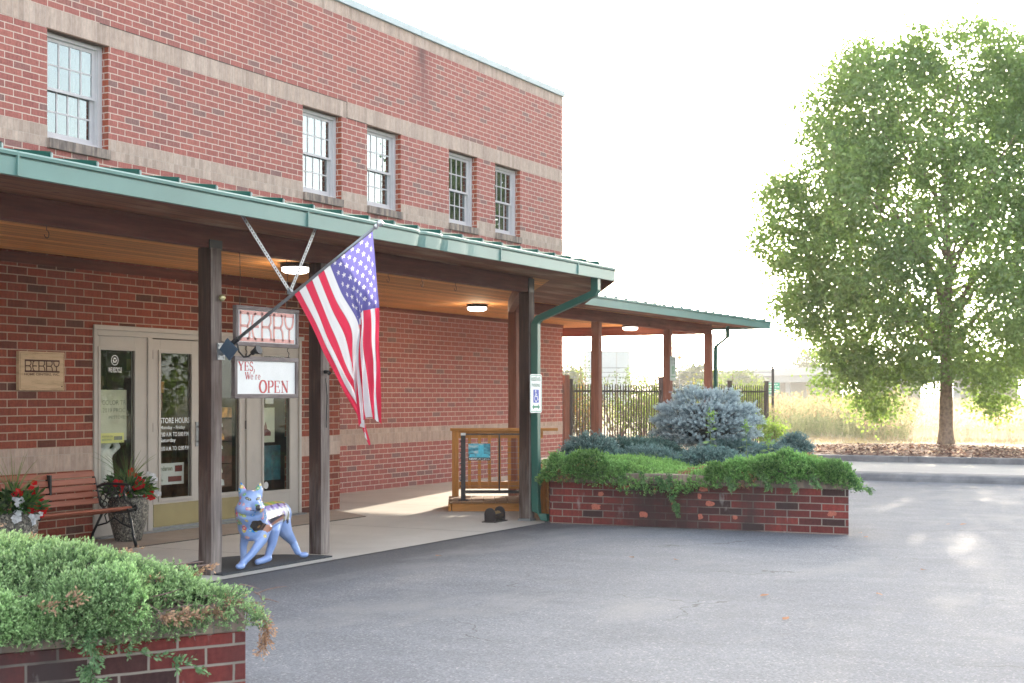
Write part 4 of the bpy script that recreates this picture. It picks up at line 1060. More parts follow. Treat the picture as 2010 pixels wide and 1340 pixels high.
# reserved parking signs
def parking_sign(x, z0, y, label, faded=False):
    t = thing('parking_sign', label, 'sign', (x, y, z0), None)
    W2, H2 = .1525, .457
    def rr(w_, h_, r, zc=0):
        pts = []
        for cx, cz, a0 in ((w_-r, h_-r, 0), (-w_+r, h_-r, 90), (-w_+r, -h_+r, 180), (w_-r, -h_+r, 270)): pts += arc(cx, cz, r, r, a0, a0+90, 4)
        return pts
    gm = M_GREENT if not faded else plain('faded_green', (.12, .24, .13), .6)
    wm = M_WHITE if not faded else plain('dull_white', (.40, .44, .40), .6)
    o = (x, y, z0+H2/2)
    m_ = MB(); m_.extr(rr(W2, H2/2, .03), o, UX, UZ, UY, .003); m_.build('plate', wm, t)
    m_ = MB(); outer = rr(W2-.012, H2/2-.012, .022); inner = rr(W2-.019, H2/2-.019, .018); n = len(outer)
    for k in range(n):
        k2 = (k+1) % n; m_.extr([outer[k], outer[k2], inner[k2], inner[k]], (x, y-.003, z0+H2/2), UX, UZ, UY, .001)
    put_text(m_, 'RESERVED', (x-.118, y-.003, z0+.375), UX, UZ, UY, .236, .045, .03); put_text(m_, 'PARKING', (x-.10, y-.003, z0+.305), UX, UZ, UY, .2, .042, .03)
    m_.extr([(-.10, 0), (-.055, .032), (-.055, .012), (.055, .012), (.055, .032), (.10, 0), (.055, -.032), (.055, -.012), (-.055, -.012), (-.055, -.032)], (x, y-.003, z0+.07), UX, UZ, UY, .001)
    m_.build('lettering', gm, t)
    m_ = MB(); m_.box(x-.07, x+.07, y-.0045, y-.003, z0+.12, z0+.275); m_.build('symbol_panel', M_BLUE if not faded else gm, t)
    m_ = MB(); c = (x, y-.0045, z0+.12)
    m_.extr([(-.012+.012*math.cos(R(a)), .138+.012*math.sin(R(a))) for a in range(0, 360, 40)], c, UX, UZ, UY, .001)
    stroke(m_, [(-.012, .122), (-.006, .075), (.026, .075), (.042, .035), (.055, .04)], .011, c, UX, UZ, UY, .001)
    stroke(m_, [(-.009, .1), (.022, .1)], .008, c, UX, UZ, UY, .001)
    stroke(m_, arc(-.004, .05, .036, .036, 110, 330, 12), .009, c, UX, UZ, UY, .001)
    m_.build('wheelchair_symbol', wm, t)
    m_ = MB(); 
    for z in (.03, .43): m_.ell((x, y-.004, z0+z), (.006, .003, .006), 8, 4)
    m_.build('bolt', M_GREYM, t)
parking_sign(15.045, 1.295, 7.655, 'green and white reserved parking sign with blue wheelchair symbol on the green downspout')
parking_sign(24.98, 1.78, 9.825, 'dull green reserved parking sign on a far cedar post above the blue spruce', True)

# small hardware on the posts
t = MB(); t.tube([(10.90, 7.755, 1.72), (10.90, 7.715, 1.72), (10.90, 7.70, 1.70)], [.018, .016, .02], 10); t.tube([(10.91, 7.75, 1.66), (10.91, 7.735, 1.5), (10.912, 7.745, 1.2)], .005, 6)
tag(t.build('hose_hook', M_BLACK, None, loc=(10.9, 7.74, 1.7)), 'small black hook and cord on the outer face of the second wooden post', 'hook')
t = MB(); t.tube([(9.44, 7.80, 2.33), (9.52, 7.80, 2.33)], [.012, .012], 10); t.ell((9.40, 7.735, 2.318), (.032, .028, .03), 12, 8)
t.build('knob', M_BRASS, p1)

# ================================================================== BENCH
bench = thing('bench', 'slatted park bench with black iron scroll ends against the brick wall', 'bench', (10.05, 10.2, 0))
bx0, bx1 = 9.43, 10.68
for k, (y, z) in enumerate([(10.35, .445), (10.365, .512), (10.38, .579), (10.395, .646), (10.41, .713)]):
    mb = MB(); mb.fbox((bx0+.02, y, z), (1, 0, 0), (0, .17, .985), (0, -.985, .17), 0, bx1-bx0-.04, -.027, .027, -.009, .009); mb.build('back_slat', M_BENCH, bench, bevel=.004)
for k in range(6):
    y = 9.93+k*.072; z = .395-.012*k+(0.01 if k == 0 else 0)
    mb = MB(); mb.box(bx0+.02, bx1-.02, y-.031, y+.031, z-.018, z); mb.build('seat_slat', M_BENCH, bench, bevel=.005)
for x in (bx0, bx1):
    mb = MB()
    def T(pts, r=.012, fl=1): mb.tube([(x, y, z*.94) for y, z in pts], r, 8)
    T([(10.46, .76), (10.45, .75), (10.42, .71), (10.40, .63), (10.37, .53), (10.33, .43), (10.27, .375), (10.15, .355), (9.98, .37), (9.90, .39)], .015)
    T([(10.28, .40), (10.36, .26), (10.44, .12), (10.47, .0)], [.014, .013, .014, .018])
    T([(9.98, .40), (9.93, .26), (9.90, .12), (9.86, .0)], [.014, .013, .014, .018])
    T([(9.90, .42), (9.87, .44), (9.855, .415), (9.87, .39), (9.895, .40)], .014)
    T([(10.38, .62), (10.28, .655), (10.12, .66), (10.0, .655), (9.96, .64), (9.955, .60), (9.985, .585), (10.0, .605)], .014)
    T([(9.99, .65), (10.03, .57), (10.0, .49), (9.93, .45), (9.90, .42)], .014)
    T([(10.40, .20), (10.25, .24), (10.15, .30), (10.05, .24), (9.91, .20)], .009)
    T([(10.15, .30), (10.16, .385)], .008); T([(10.25, .24), (10.28, .32), (10.22, .37)], .007); T([(10.05, .24), (10.02, .32), (10.08, .37)], .007)
    for cy, cz, r in [(10.10, .60, .034), (10.18, .60, .034), (10.26, .59, .034), (10.14, .53, .034), (10.22, .525, .034), (10.30, .51, .034), (10.12, .455, .03), (10.20, .45, .034), (10.28, .44, .03), (10.05, .50, .03)]:
        T([(cy+r*math.cos(R(a)), cz+r*math.sin(R(a))) for a in range(0, 361, 45)], .0062)
    mb.build('iron_end', M_BLACK, bench, smooth=True)
mb = MB(); mb.box(bx0+.6, bx0+.625, 10.36, 10.42, .40, .73); mb.build('back_strap', M_BLACK, bench)

# ================================================================== FOLIAGE TOOLS
def rvec(n):
    v = rng.normal(size=(n, 3)); return v/np.linalg.norm(v, axis=1, keepdims=True)
def unit(v): return v/np.maximum(np.linalg.norm(v, axis=1, keepdims=True), 1e-9)
def leaf_quads(C, D, L, W, fold_up=None):
    """diamond leaves: centre base C, direction D, length L, width W (arrays)"""
    n = len(C); S = unit(np.cross(D, rvec(n)))
    L = np.broadcast_to(L, (n,))[:, None]; W = np.broadcast_to(W, (n,))[:, None]
    a = C; b = C+D*L*.5+S*W*.5; c = C+D*L; d = C+D*L*.5-S*W*.5
    V = np.stack([a, b, c, d], 1).reshape(-1, 3)
    F = np.arange(4*n).reshape(-1, 4); return V, F
def sprigs(P0, D0, L, K, leafl, leafw, spread, base_tint, tip_tint, var=.18, curl=.6):
    """each sprig is a feathery shoot of K small scale-leaf clusters"""
    n = len(P0); L = np.broadcast_to(L, (n,))
    t = np.tile(np.linspace(.12, 1, K), (n, 1))+rng.uniform(-.05, .05, (n, K)); t = np.clip(t, 0, 1)
    side = rvec(n*K).reshape(n, K, 3)
    D = D0[:, None, :]
    side = side-D*(side*D).sum(-1, keepdims=True); side /= np.maximum(np.linalg.norm(side, axis=-1, keepdims=True), 1e-6)
    wdt = spread*L[:, None, None]*(1-t[..., None]*.75)
    base = P0[:, None, :]+D*(t*L[:, None])[..., None]+side*wdt*rng.uniform(.0, .8, (n, K, 1))
    dd = unit((D*1.0+side*curl).reshape(-1, 3))
    V, F = leaf_quads(base.reshape(-1, 3), dd, leafl*rng.uniform(.7, 1.3, n*K), leafw*rng.uniform(.7, 1.3, n*K))
    tv = base_tint[:, None, :]*(1-t[..., None]**1.5)+tip_tint[:, None, :]*(t[..., None]**1.5)
    tv = tv*rng.uniform(1-var, 1+var, (n, K, 1))
    return V, F, tv.reshape(-1, 3)
def vnoise(x, y, s, seed=0):
    r = np.random.default_rng(seed); out = 0
    for k in range(7):
        a = r.uniform(0, 2*math.pi); f = s*r.uniform(.6, 1.9); out = out+np.sin((x*math.cos(a)+y*math.sin(a))*f+r.uniform(0, 6.3))
    return out/7
def cat_mesh(parts):
    V, F, T = [], [], []; n = 0
    for v, f, t in parts: V.append(v); F.append(f+n); T.append(t); n += len(v)
    return np.concatenate(V), np.concatenate(F), np.concatenate(T)
M_FOL = tint_mat('juniper_foliage', .22, spec=.25)
M_LEAF = tint_mat('leaf_foliage', .5, spec=.25, tmul=(1.3, 1.3, .75))
M_PETAL = tint_mat('petal', .3, spec=.1)
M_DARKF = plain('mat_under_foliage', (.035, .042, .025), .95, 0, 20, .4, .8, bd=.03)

def poly_dist(poly, x, y):
    """signed distance inside a convex polygon (positive inside)"""
    n = len(poly); a = sum(poly[i][0]*poly[(i+1) % n][1]-poly[(i+1) % n][0]*poly[i][1] for i in range(n))
    if a < 0: poly = poly[::-1]
    d = np.full(np.shape(x), 1e9)
    for i in range(n):
        (x0, y0), (x1, y1) = poly[i], poly[(i+1) % n]; L = math.hypot(x1-x0, y1-y0)
        d = np.minimum(d, ((x1-x0)*(y-y0)-(y1-y0)*(x-x0))/L)
    return d
def mound(poly, hfun, dens, name, parent, sl, K, ll, lw, green, tip, over=.16, clip=None, brown=.02, bare=None):
    xs = [p[0] for p in poly]; ys = [p[1] for p in poly]
    A = (max(xs)-min(xs)+2*over)*(max(ys)-min(ys)+2*over); n = int(A*dens)
    x = rng.uniform(min(xs)-over, max(xs)+over, n); y = rng.uniform(min(ys)-over, max(ys)+over, n)
    ov = over*(1+.55*vnoise(x, y, 5, 5))
    d = poly_dist(poly, x, y); k = d > -ov
    if clip is not None: k &= clip(x, y)
    x, y, d = x[k], y[k], d[k]
    z = hfun(x, y, d); e = .03
    gx = (hfun(x+e, y, poly_dist(poly, x+e, y))-z)/e; gy = (hfun(x, y+e, poly_dist(poly, x, y+e))-z)/e
    nrm = unit(np.stack([-gx, -gy, np.full_like(gx, .8)], 1))
    D = unit(nrm*1.0+rvec(len(x))*.55)
    P0 = np.stack([x, y, z-.5*sl*.8+rng.uniform(-.03, .012, len(x))], 1)
    L = sl*rng.uniform(.6, 1.35, len(x))
    cl = vnoise(x, y, 9, 2)[:, None]*.25+vnoise(x, y, 2.2, 3)[:, None]*.22+1
    bt = np.array(green)[None]*cl*rng.uniform(.8, 1.2, (len(x), 1)); tt = np.array(tip)[None]*cl*rng.uniform(.85, 1.2, (len(x), 1))
    br = (vnoise(x, y, 7, 11)+rng.uniform(-.25, .25, len(x))) > (1-brown*12)*.62
    bt[br] = (.20, .10, .05); tt[br] = np.array([.42, .22, .12])*rng.uniform(.8, 1.15, (br.sum(), 1))
    return P0, D, L, bt, tt, (x, y, z)

# ================================================================== PLANTERS
def planter(name, label, poly, near_faces, ztop, rot=0):
    t = thing(name, label, 'planter', (sum(p[0] for p in poly)/len(poly), sum(p[1] for p in poly)/len(poly), 0))
    n = len(poly); a = sum(poly[i][0]*poly[(i+1) % n][1]-poly[(i+1) % n][0]*poly[i][1] for i in range(n))
    if a < 0: poly = poly[::-1]
    th_ = .22
    # inset polygon
    ins = []
    for i in range(n):
        p0, p1, p2 = Vector(poly[i-1]), Vector(poly[i]), Vector(poly[(i+1) % n])
        a_, b_ = (p1-p0).normalized(), (p2-p1).normalized(); na, nb = Vector((-a_.y, a_.x)), Vector((-b_.y, b_.x))
        m_ = (na+nb).normalized(); ins.append(tuple(p1+m_*th_/max(.4, m_.dot(na))))
    def ring(z0, z1, mat, nm, grow=0.0):
        mb = MB()
        for i in range(n):
            j = (i+1) % n; O0, O1, I1, I0 = poly[i], poly[j], ins[j], ins[i]
            if grow:
                d = (Vector(O1)-Vector(O0)).normalized(); nn = Vector((d.y, -d.x))*grow
                O0, O1 = tuple(Vector(O0)+nn), tuple(Vector(O1)+nn)
            mb.prism([O0, O1, I1, I0], z0, z1)
        return mb.build(nm, mat, t, bevel=.008 if nm == 'cap_course' else .005)
    ring(-.01, ztop-.112, M_PL, 'wall'); ring(ztop-.112, ztop, M_ROW, 'cap_course', -.004)
    mb = MB(); mb.prism(ins, .2, ztop-.05); mb.build('soil', M_SOIL, t)
    return t
PA = [(5.0, 3.98), (5.2, 7.46), (-1.3, 7.46), (-1.9, 7.95-.0)]
PA = [(5.0, 3.98), (5.2, 7.40), (-.93, 7.40)]
PB = [(15.05, 7.47), (15.27, 3.98), (22.5, 8.15), (22.5, 9.40), (18.45, 9.40)]
planter('brick_planter', 'brick planter in the foreground covered with a green spreading juniper', PA, None, .57)
pB_ = planter('brick_planter', 'flaking red brick planter beside the green downspout, with junipers and blue spruce', PB, None, .60)

CH = [(0.94, 0.447, 0.116, 0.05), (0.64, 0.357, 0.082, 0.058), (0.58, 0.206, 0.117, 0.074), (1.3, 0.41, 0.023, 0.08), (1.47, 0.445, 0.072, 0.06), (1.88, 0.444, 0.117, 0.064), (1.83, 0.363, 0.053, 0.066), (1.95, 0.285, 0.117, 0.066), (1.52, 0.281, 0.049, 0.061), (1.17, 0.136, 0.119, 0.075), (1.84, 0.133, 0.06, 0.066), (2.24, 0.141, 0.063, 0.049), (3.32, 0.219, 0.109, 0.066)]
dB = (Vector((15.27, 3.98, 0))-Vector((15.05, 7.47, 0))).normalized(); nB = Vector((dB.y, -dB.x, 0)); nB = nB if nB.x < 0 else -nB
rc = random.Random(8)
M_CHIP = plain('fresh_brick_face', (.44, .135, .09), .95, 0, 60, .25, .5)
for t_, z_, w_, h_ in CH:
    mb = MB(); n_ = 11; pts = []
    for k in range(n_):
        a = 2*math.pi*k/n_; q = rc.uniform(.72, 1.12); ca, sa = math.cos(a), math.sin(a); e = max(abs(ca), abs(sa))**.6
        pts.append((w_/2*ca/e*q, h_/2*sa/e*min(q, 1)))
    mb.extr(pts, Vector((15.05, 7.47, 0))+dB*t_+Vector((0, 0, z_))+nB*.0005, dB, (0, 0, 1), nB, .0035); mb.build('chipped_face', M_CHIP, pB_)
def skirt(poly, edges, R_, z0, n, drop, seed, green, tip, sl=.065, K=13, ll=.021, lw=.0085, amax=100):
    """rounded edge of the mat where it rolls over the rim"""
    g = np.random.default_rng(seed); a_ = sum(poly[i][0]*poly[(i+1) % len(poly)][1]-poly[(i+1) % len(poly)][0]*poly[i][1] for i in range(len(poly)))
    out = []
    for (i, s0, s1) in edges:
        p0, p1 = np.array(poly[i]), np.array(poly[(i+1) % len(poly)]); L = np.linalg.norm(p1-p0); d = (p1-p0)/L
        o = np.array([d[1], -d[0]]) if a_ > 0 else np.array([-d[1], d[0]])
        m = int(n*L*abs(s1-s0)); s_ = g.uniform(s0, s1, m)*L
        wob = 1+.28*np.sin(s_*5+i)+.22*np.sin(s_*11+2)+.12*np.sin(s_*23)
        ph = np.radians(g.uniform(-10, amax, m)); Rr = R_*np.clip(wob, .45, 1.6)*g.uniform(.8, 1.05, m)
        px = p0[0]+d[0]*s_+o[0]*(Rr*np.sin(ph)-.06); py = p0[1]+d[1]*s_+o[1]*(Rr*np.sin(ph)-.06)
        pz = (z0(px, py) if callable(z0) else z0)+Rr*np.cos(ph)*1.15-drop*np.clip(ph, 0, 2)*np.clip(wob-.6, 0, 1)
        N_ = unit(np.stack([o[0]*np.sin(ph), o[1]*np.sin(ph), np.cos(ph)*.9+.12], 1)+rvec(m)*.5)
        cl = (1+.22*np.sin(s_*9)+.15*vnoise(s_, pz*6, 6, 3))[:, None]*g.uniform(.8, 1.2, (m, 1))
        out.append(sprigs(np.stack([px, py, pz], 1), N_, sl*g.uniform(.6, 1.3, m), K, ll, lw, .36, np.array(green)*cl, np.array(tip)*cl))
    return out
def hA(x, y, d):
    base = .50+.03*np.clip(d*3, 0, 1)+.05*np.clip((x-3.6)/1.0, 0, 1)*np.clip(d*3, 0, 1)+.22*np.sqrt(np.clip((d+.22)/.75, 0, 1))+.035*vnoise(x, y, 4.2, 21)+.02*vnoise(x, y, 11, 22)
    droop = np.where(d < .03, (d-.03)*.9, 0)
    return base+droop+.05*np.clip((x-3)/2.2, 0, 1)*np.clip(d*4, 0, 1)
def clipA(x, y): # only the part of the bed any nearby camera could see
    return (x > 1.8)
P0, D, L, bt, tt, q = mound(PA, hA, 4600, 'j', None, .055, 15, .019, .0085, (.10, .19, .075), (.42, .60, .27), over=.07, clip=clipA, brown=.022)
V, F, T = sprigs(P0, D, L, 16, .0145, .0064, .38, bt, tt)
parts = [(V, F, T)]
parts += skirt(PA, [(2, 0.55, .80)], .19, .43, 3600, .04, 3, (.10, .19, .075), (.40, .58, .26), sl=.05, K=16, ll=.014, lw=.0062)+skirt(PA, [(2, .78, .93)], .14, .50, 3000, .02, 9, (.10, .19, .075), (.40, .58, .26), sl=.05, K=16, ll=.014, lw=.0062, amax=80)+skirt(PA, [(0, 0.08, .5)], .13, .50, 1500, .04, 4, (.10, .19, .075), (.38, .56, .25), sl=.05, K=15, ll=.014, lw=.0065)
# long trailing shoots
def strand(pts, n, sl, K, ll, lw, green, tip, spread=.35):
    pts = np.array(pts, float); t = np.sort(rng.uniform(0, len(pts)-1.001, n)); i = t.astype(int); f = (t-i)[:, None]
    c = pts[i]*(1-f)+pts[i+1]*f; d = unit(pts[i+1]-pts[i]); D = unit(d*1.0+rvec(n)*.9)
    return sprigs(c, D, np.full(n, sl)*rng.uniform(.6, 1.2, n), K, ll, lw, spread, np.tile(green, (n, 1))*rng.uniform(.8, 1.2, (n, 1)), np.tile(tip, (n, 1)))
parts.append(strand([(4.35, 4.30, .60), (4.28, 4.20, .52), (4.25, 4.15, .44), (4.20, 4.13, .38), (4.22, 4.05, .33)], 60, .05, 10, .02, .009, (.07, .15, .06), (.22, .36, .16)))
parts.append(strand([(4.40, 4.22, .48), (4.50, 4.10, .43), (4.58, 4.02, .39), (4.66, 3.95, .36)], 34, .045, 9, .02, .009, (.08, .17, .07), (.24, .40, .18)))
parts.append(strand([(5.0, 4.3, .62), (5.2, 4.38, .59), (5.4, 4.45, .545), (5.6, 4.5, .52)], 36, .06, 11, .02, .009, (.07, .15, .05), (.22, .34, .13)))
parts.append(strand([(4.95, 5.0, .74), (5.25, 5.1, .72), (5.5, 5.2, .64)], 50, .06, 11, .02, .009, (.06, .14, .05), (.2, .34, .14)))
brn = (.26, .15, .09), (.55, .34, .21)
parts.append(strand([(4.9, 4.05, .60), (5.06, 4.02, .57), (5.12, 3.98, .50), (5.1, 3.95, .43), (5.08, 3.94, .38)], 80, .05, 9, .018, .008, *brn))
parts.append(strand([(4.55, 4.1, .58), (4.7, 4.06, .56), (4.88, 4.02, .55)], 60, .045, 9, .018, .008, *brn))
for (x, y, z) in [(4.3, 5.6, .86), (4.75, 5.5, .87), (4.5, 5.0, .82), (4.85, 4.7, .77), (4.15, 4.35, .66), (4.62, 4.35, .68), (4.4, 4.28, .58), (4.95, 4.35, .70), (4.9, 5.8, .9)]:
    parts.append(strand([(x, y, z-.03), (x+.05, y-.05, z+.0), (x+.12, y-.1, z+.02)], 14, .05, 9, .018, .008, *brn))
V, F, T = cat_mesh(parts)
ja = thing('juniper', 'low green spreading juniper with brown dead tips spilling over the foreground planter', 'juniper', (4, 5.8, .5))
arr_mesh('foliage', V, F, M_FOL, parent=ja, tint=T)
mb = MB(); r_ = random.Random(3)
for k in range(70):
    x, y = r_.uniform(4.3, 5.1), 0; y = 3.98+(5.0-x)*.577+r_.uniform(-.02, .15); z = .56+r_.uniform(-.02, .08)
    p = Vector((x, y, z)); pts = [tuple(p)]
    d = Vector((r_.uniform(-.2, 1), r_.uniform(-1, .1), r_.uniform(-.4, .25))).normalized()
    for s_ in range(3): p = p+d*r_.uniform(.03, .07); d = (d+Vector((r_.uniform(-.4, .4), r_.uniform(-.4, .4), r_.uniform(-.5, .1)))).normalized(); pts.append(tuple(p))
    mb.tube(pts, [.004, .003, .0025, .001], 5)
for k in range(30):
    a = (r_.uniform(3.4, 5.0), r_.uniform(4.7, 6.5)); mb.tube([(a[0], a[1], .6), (a[0]+.3, a[1]-.2, .66), (a[0]+.55, a[1]-.4, .68)], [.008, .006, .003], 5)
mb.build('dead_stem', M_TWIG, ja)
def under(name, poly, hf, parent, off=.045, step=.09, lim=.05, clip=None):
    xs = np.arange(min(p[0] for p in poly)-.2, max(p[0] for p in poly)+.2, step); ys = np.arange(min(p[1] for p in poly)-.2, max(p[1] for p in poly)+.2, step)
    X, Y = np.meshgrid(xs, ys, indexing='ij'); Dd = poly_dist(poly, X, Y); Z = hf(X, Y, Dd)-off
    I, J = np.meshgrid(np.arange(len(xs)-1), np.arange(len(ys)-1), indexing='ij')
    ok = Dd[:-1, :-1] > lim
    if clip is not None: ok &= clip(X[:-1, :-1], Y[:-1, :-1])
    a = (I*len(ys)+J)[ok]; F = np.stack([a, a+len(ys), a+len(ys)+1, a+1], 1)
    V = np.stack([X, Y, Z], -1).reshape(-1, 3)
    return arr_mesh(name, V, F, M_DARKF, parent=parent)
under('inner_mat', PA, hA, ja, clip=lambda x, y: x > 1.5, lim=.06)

# a small blue juniper at the left edge behind
def clump(c, r, n, sl, K, ll, lw, green, tip, up=.3, flat=1.0):
    D = rvec(n); D[:, 2] = np.abs(D[:, 2])*.9+up*rng.uniform(-.3, 1, n); D = unit(D)
    rad = np.array(r)*(rng.uniform(.35, 1, (n, 1))**.5)
    P = np.array(c)+D*rad
    return sprigs(P, unit(D+rvec(n)*.5), sl*rng.uniform(.6, 1.3, n), K, ll, lw, .35, np.tile(green, (n, 1))*rng.uniform(.7, 1.2, (n, 1)), np.tile(tip, (n, 1))*rng.uniform(.8, 1.15, (n, 1)))
BLUEG, BLUET = (.055, .105, .10), (.20, .33, .32)
jb = thing('juniper', 'blue grey juniper just showing at the left edge of the foreground planter', 'juniper', (4.6, 6.6, .5))
V, F, T = cat_mesh([clump((4.45, 6.05, .66), (.45, .5, .22), 900, .07, 13, .02, .009, BLUEG, BLUET)])
arr_mesh('foliage', V, F, M_FOL, parent=jb, tint=T)

# ---- second planter plants
def hB(x, y, d):
    # low in the middle, two mounds of green juniper on the near rim
    along = 7.47-y
    m1 = .15*np.exp(-((along-.45)/.75)**2); m2 = .19*np.exp(-((along-2.55)/.95)**2)+.08*np.exp(-((along-3.3)/.6)**2)
    depth = np.clip(1.25-(x-15.1-.5*np.clip(along, 0, 9)*0)/2.6, .0, 1)
    lowmid = .07*np.exp(-((along-1.45)/.55)**2)
    return .50-lowmid+(m1+m2)*np.sqrt(np.clip((d+.25)/.6, 0, 1))*(.35+.65*depth)+.07*np.sqrt(np.clip((d+.2)/.5, 0, 1))+.03*vnoise(x, y, 5, 31)+.015*vnoise(x, y, 13, 32)+np.where(d < .02, (d-.02)*.8, 0)
jg = thing('juniper', 'bright green spreading juniper draped over the rim of the planter beside the downspout', 'juniper', (16, 5.8, .5))
P0, D, L, bt, tt, q = mound(PB, hB, 1500, 'j', None, .085, 13, .026, .012, (.05, .14, .045), (.25, .45, .12), over=.10, clip=lambda x, y: (x < 17.6+.0*y) & (x > 14.5), brown=.006)
parts = [sprigs(P0, D, L, 13, .027, .012, .34, bt, tt)]
gr = (.045, .12, .045), (.16, .31, .10)
parts.append(strand([(15.10, 6.0, .62), (15.03, 5.95, .52), (14.99, 5.92, .42), (14.99, 5.90, .33), (14.98, 5.86, .25), (14.99, 5.83, .17)], 90, .055, 10, .026, .012, *gr))
parts.append(strand([(15.05, 6.15, .60), (15.0, 6.05, .52), (14.98, 6.0, .46)], 40, .06, 10, .026, .012, *gr))
for y in (6.6, 6.35, 5.3, 4.9, 4.6, 4.35): parts.append(strand([(15.12, y, .64), (15.03, y-.06, .57), (15.01, y-.1, .50+.03*math.sin(y*9))], 26, .055, 10, .026, .012, (.07, .16, .06), (.22, .38, .14)))
parts.append(strand([(15.4, 4.0, .62), (15.5, 3.88, .52), (15.52, 3.82, .46)], 24, .06, 10, .026, .012, *gr))
parts += skirt(PB, [(0, .0, .27), (0, .55, 1.0)], .12, lambda x, y: .55+.07*np.exp(-((7.02-y)/.5)**2)+.09*np.exp(-((4.7-y)/.75)**2), 1100, .03, 5, (.05, .14, .045), (.23, .43, .12), ll=.027, lw=.012)+skirt(PB, [(1, .0, .35)], .09, .54, 500, .02, 6, (.05, .14, .045), (.23, .43, .12), ll=.027, lw=.012)
V, F, T = cat_mesh(parts); arr_mesh('foliage', V, F, M_FOL, parent=jg, tint=T)
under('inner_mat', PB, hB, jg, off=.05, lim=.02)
blues = [((16.35, 7.55, .66), (.36, .36, .30), 'blue grey juniper clump left of the spruce next to the first cedar post'), ((16.95, 7.05, .60), (.42, .42, .18), 'low blue grey juniper in the middle of the planter'),
         ((18.0, 7.75, .62), (.55, .5, .24), 'dark blue green juniper behind, left of the spruce trunk'), ((19.1, 7.9, .60), (.55, .5, .22), 'dark blue green juniper directly behind the spruce trunk'),
         ((17.1, 6.2, .58), (.5, .42, .20), 'pale blue juniper in front of the spruce trunk'), ((20.0, 6.95, .62), (.42, .42, .20), 'brownish blue juniper right of the spruce trunk'),
         ((19.6, 6.15, .58), (.7, .38, .18), 'low blue juniper running to the right end of the planter'), ((19.85, 5.85+.1, .68), (.22, .2, .22), 'small upright tuft of blue juniper at the far right of the planter')]
for c, r, l in blues:
    dk = 'dark' in l; gcol, tcol = ((.035, .08, .07), (.12, .22, .19)) if dk else (BLUEG, (.19, .31, .30))
    t = thing('juniper', l, 'juniper', (c[0], c[1], .55))
    V, F, T = clump(c, r, int(900*(r[0]*r[1]*4)+260), .095, 14, .03, .014, gcol, tcol); arr_mesh('foliage', V, F, M_FOL, parent=t, tint=T)
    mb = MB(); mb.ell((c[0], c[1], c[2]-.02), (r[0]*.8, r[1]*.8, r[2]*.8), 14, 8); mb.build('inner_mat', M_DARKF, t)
    mb = MB(); rr_ = random.Random(int(c[0]*77))
    for k in range(7):
        a = rr_.uniform(0, 6.28); mb.tube([(c[0], c[1], .55), (c[0]+.25*r[0]*math.cos(a), c[1]+.25*r[1]*math.sin(a), c[2]), (c[0]+r[0]*math.cos(a), c[1]+r[1]*math.sin(a), c[2]+.05)], [.014, .01, .004], 6)
    mb.build('stem', M_TWIG, t)

# blue spruce: dense flat-topped globe on a short trunk, shoots like bottle brushes
sp = thing('blue_spruce', 'dwarf blue spruce with a dense silvery blue crown on a short bare trunk', 'spruce', (20.34, 7.48, .55))
cx, cy, cz = 20.3, 7.45, 1.05
mb = MB(); mb.tube([(cx, cy, .5), (cx+.01, cy, .68), (cx, cy+.01, .85), (cx, cy, 1.1)], [.055, .045, .04, .02], 10); mb.build('trunk', M_BARK, sp)
n = 2400; D = rvec(n); D[:, 2] = D[:, 2]*.8+.18; D = unit(D)
lay = (1+.13*np.sin(D[:, 2]*16)+.12*vnoise(D[:, 0]*3, D[:, 1]*3+D[:, 2]*2, 3, 8))
rad = np.array([.73, .73, .46])*lay[:, None]*(rng.uniform(.45, 1.0, (n, 1))**.4)
Pt = np.array([cx, cy, cz])+D*rad; Pt[:, 2] = np.maximum(Pt[:, 2], .80)
Pt[:, 2] += .10*np.exp(-((Pt[:, 0]-cx)**2+(Pt[:, 1]-cy-.25)**2)/.06)*(D[:, 2] > .4)
Dd = unit(D*np.array([1, 1, .35])+rvec(n)*.35+np.array([0, 0, .25]))
m_ = 46; t = np.tile(np.linspace(0, 1, m_), (n, 1)); side = rvec(n*m_).reshape(n, m_, 3); side = side-Dd[:, None]*(side*Dd[:, None]).sum(-1, keepdims=True); side /= np.linalg.norm(side, axis=-1, keepdims=True)
Ls = .12*rng.uniform(.7, 1.3, n)
base = Pt[:, None]+Dd[:, None]*(t*Ls[:, None])[..., None]
nd_ = unit((Dd[:, None]*.75+side).reshape(-1, 3))
V, F = leaf_quads(base.reshape(-1, 3), nd_, .030*rng.uniform(.8, 1.2, n*m_), .0075)
depth = np.clip(np.linalg.norm((Pt-np.array([cx, cy, cz]))/np.array([.76, .76, .5]), axis=1), .3, 1.2)
tb = np.array([.12, .18, .21])[None]*rng.uniform(.8, 1.25, (n, 1)); tp = np.array([.56, .67, .70])[None]*rng.uniform(.85, 1.15, (n, 1))
T = (tb[:, None]*(1-t[..., None])+tp[:, None]*t[..., None]).reshape(-1, 3)
arr_mesh('crown', V, F, M_FOL, parent=sp, tint=T)
mb = MB(); r_ = random.Random(4)
for k in range(26):
    a = k*2.4; e = r_.uniform(-.1, .7); mb.tube([(cx, cy, .85+.25*r_.random()), (cx+.35*math.cos(a), cy+.35*math.sin(a), .95+.2*e), (cx+.66*math.cos(a), cy+.66*math.sin(a), 1.0+.35*e)], [.016, .01, .005], 6)
mb.build('branch', M_BARK, sp); 
mb = MB(); mb.ell((cx, cy, cz+.02), (.52, .52, .30), 16, 10); mb.build('inner_twigs', plain('spruce_inner', (.03, .032, .03), .95, 0, 30, .5, .9, bd=.03), sp)

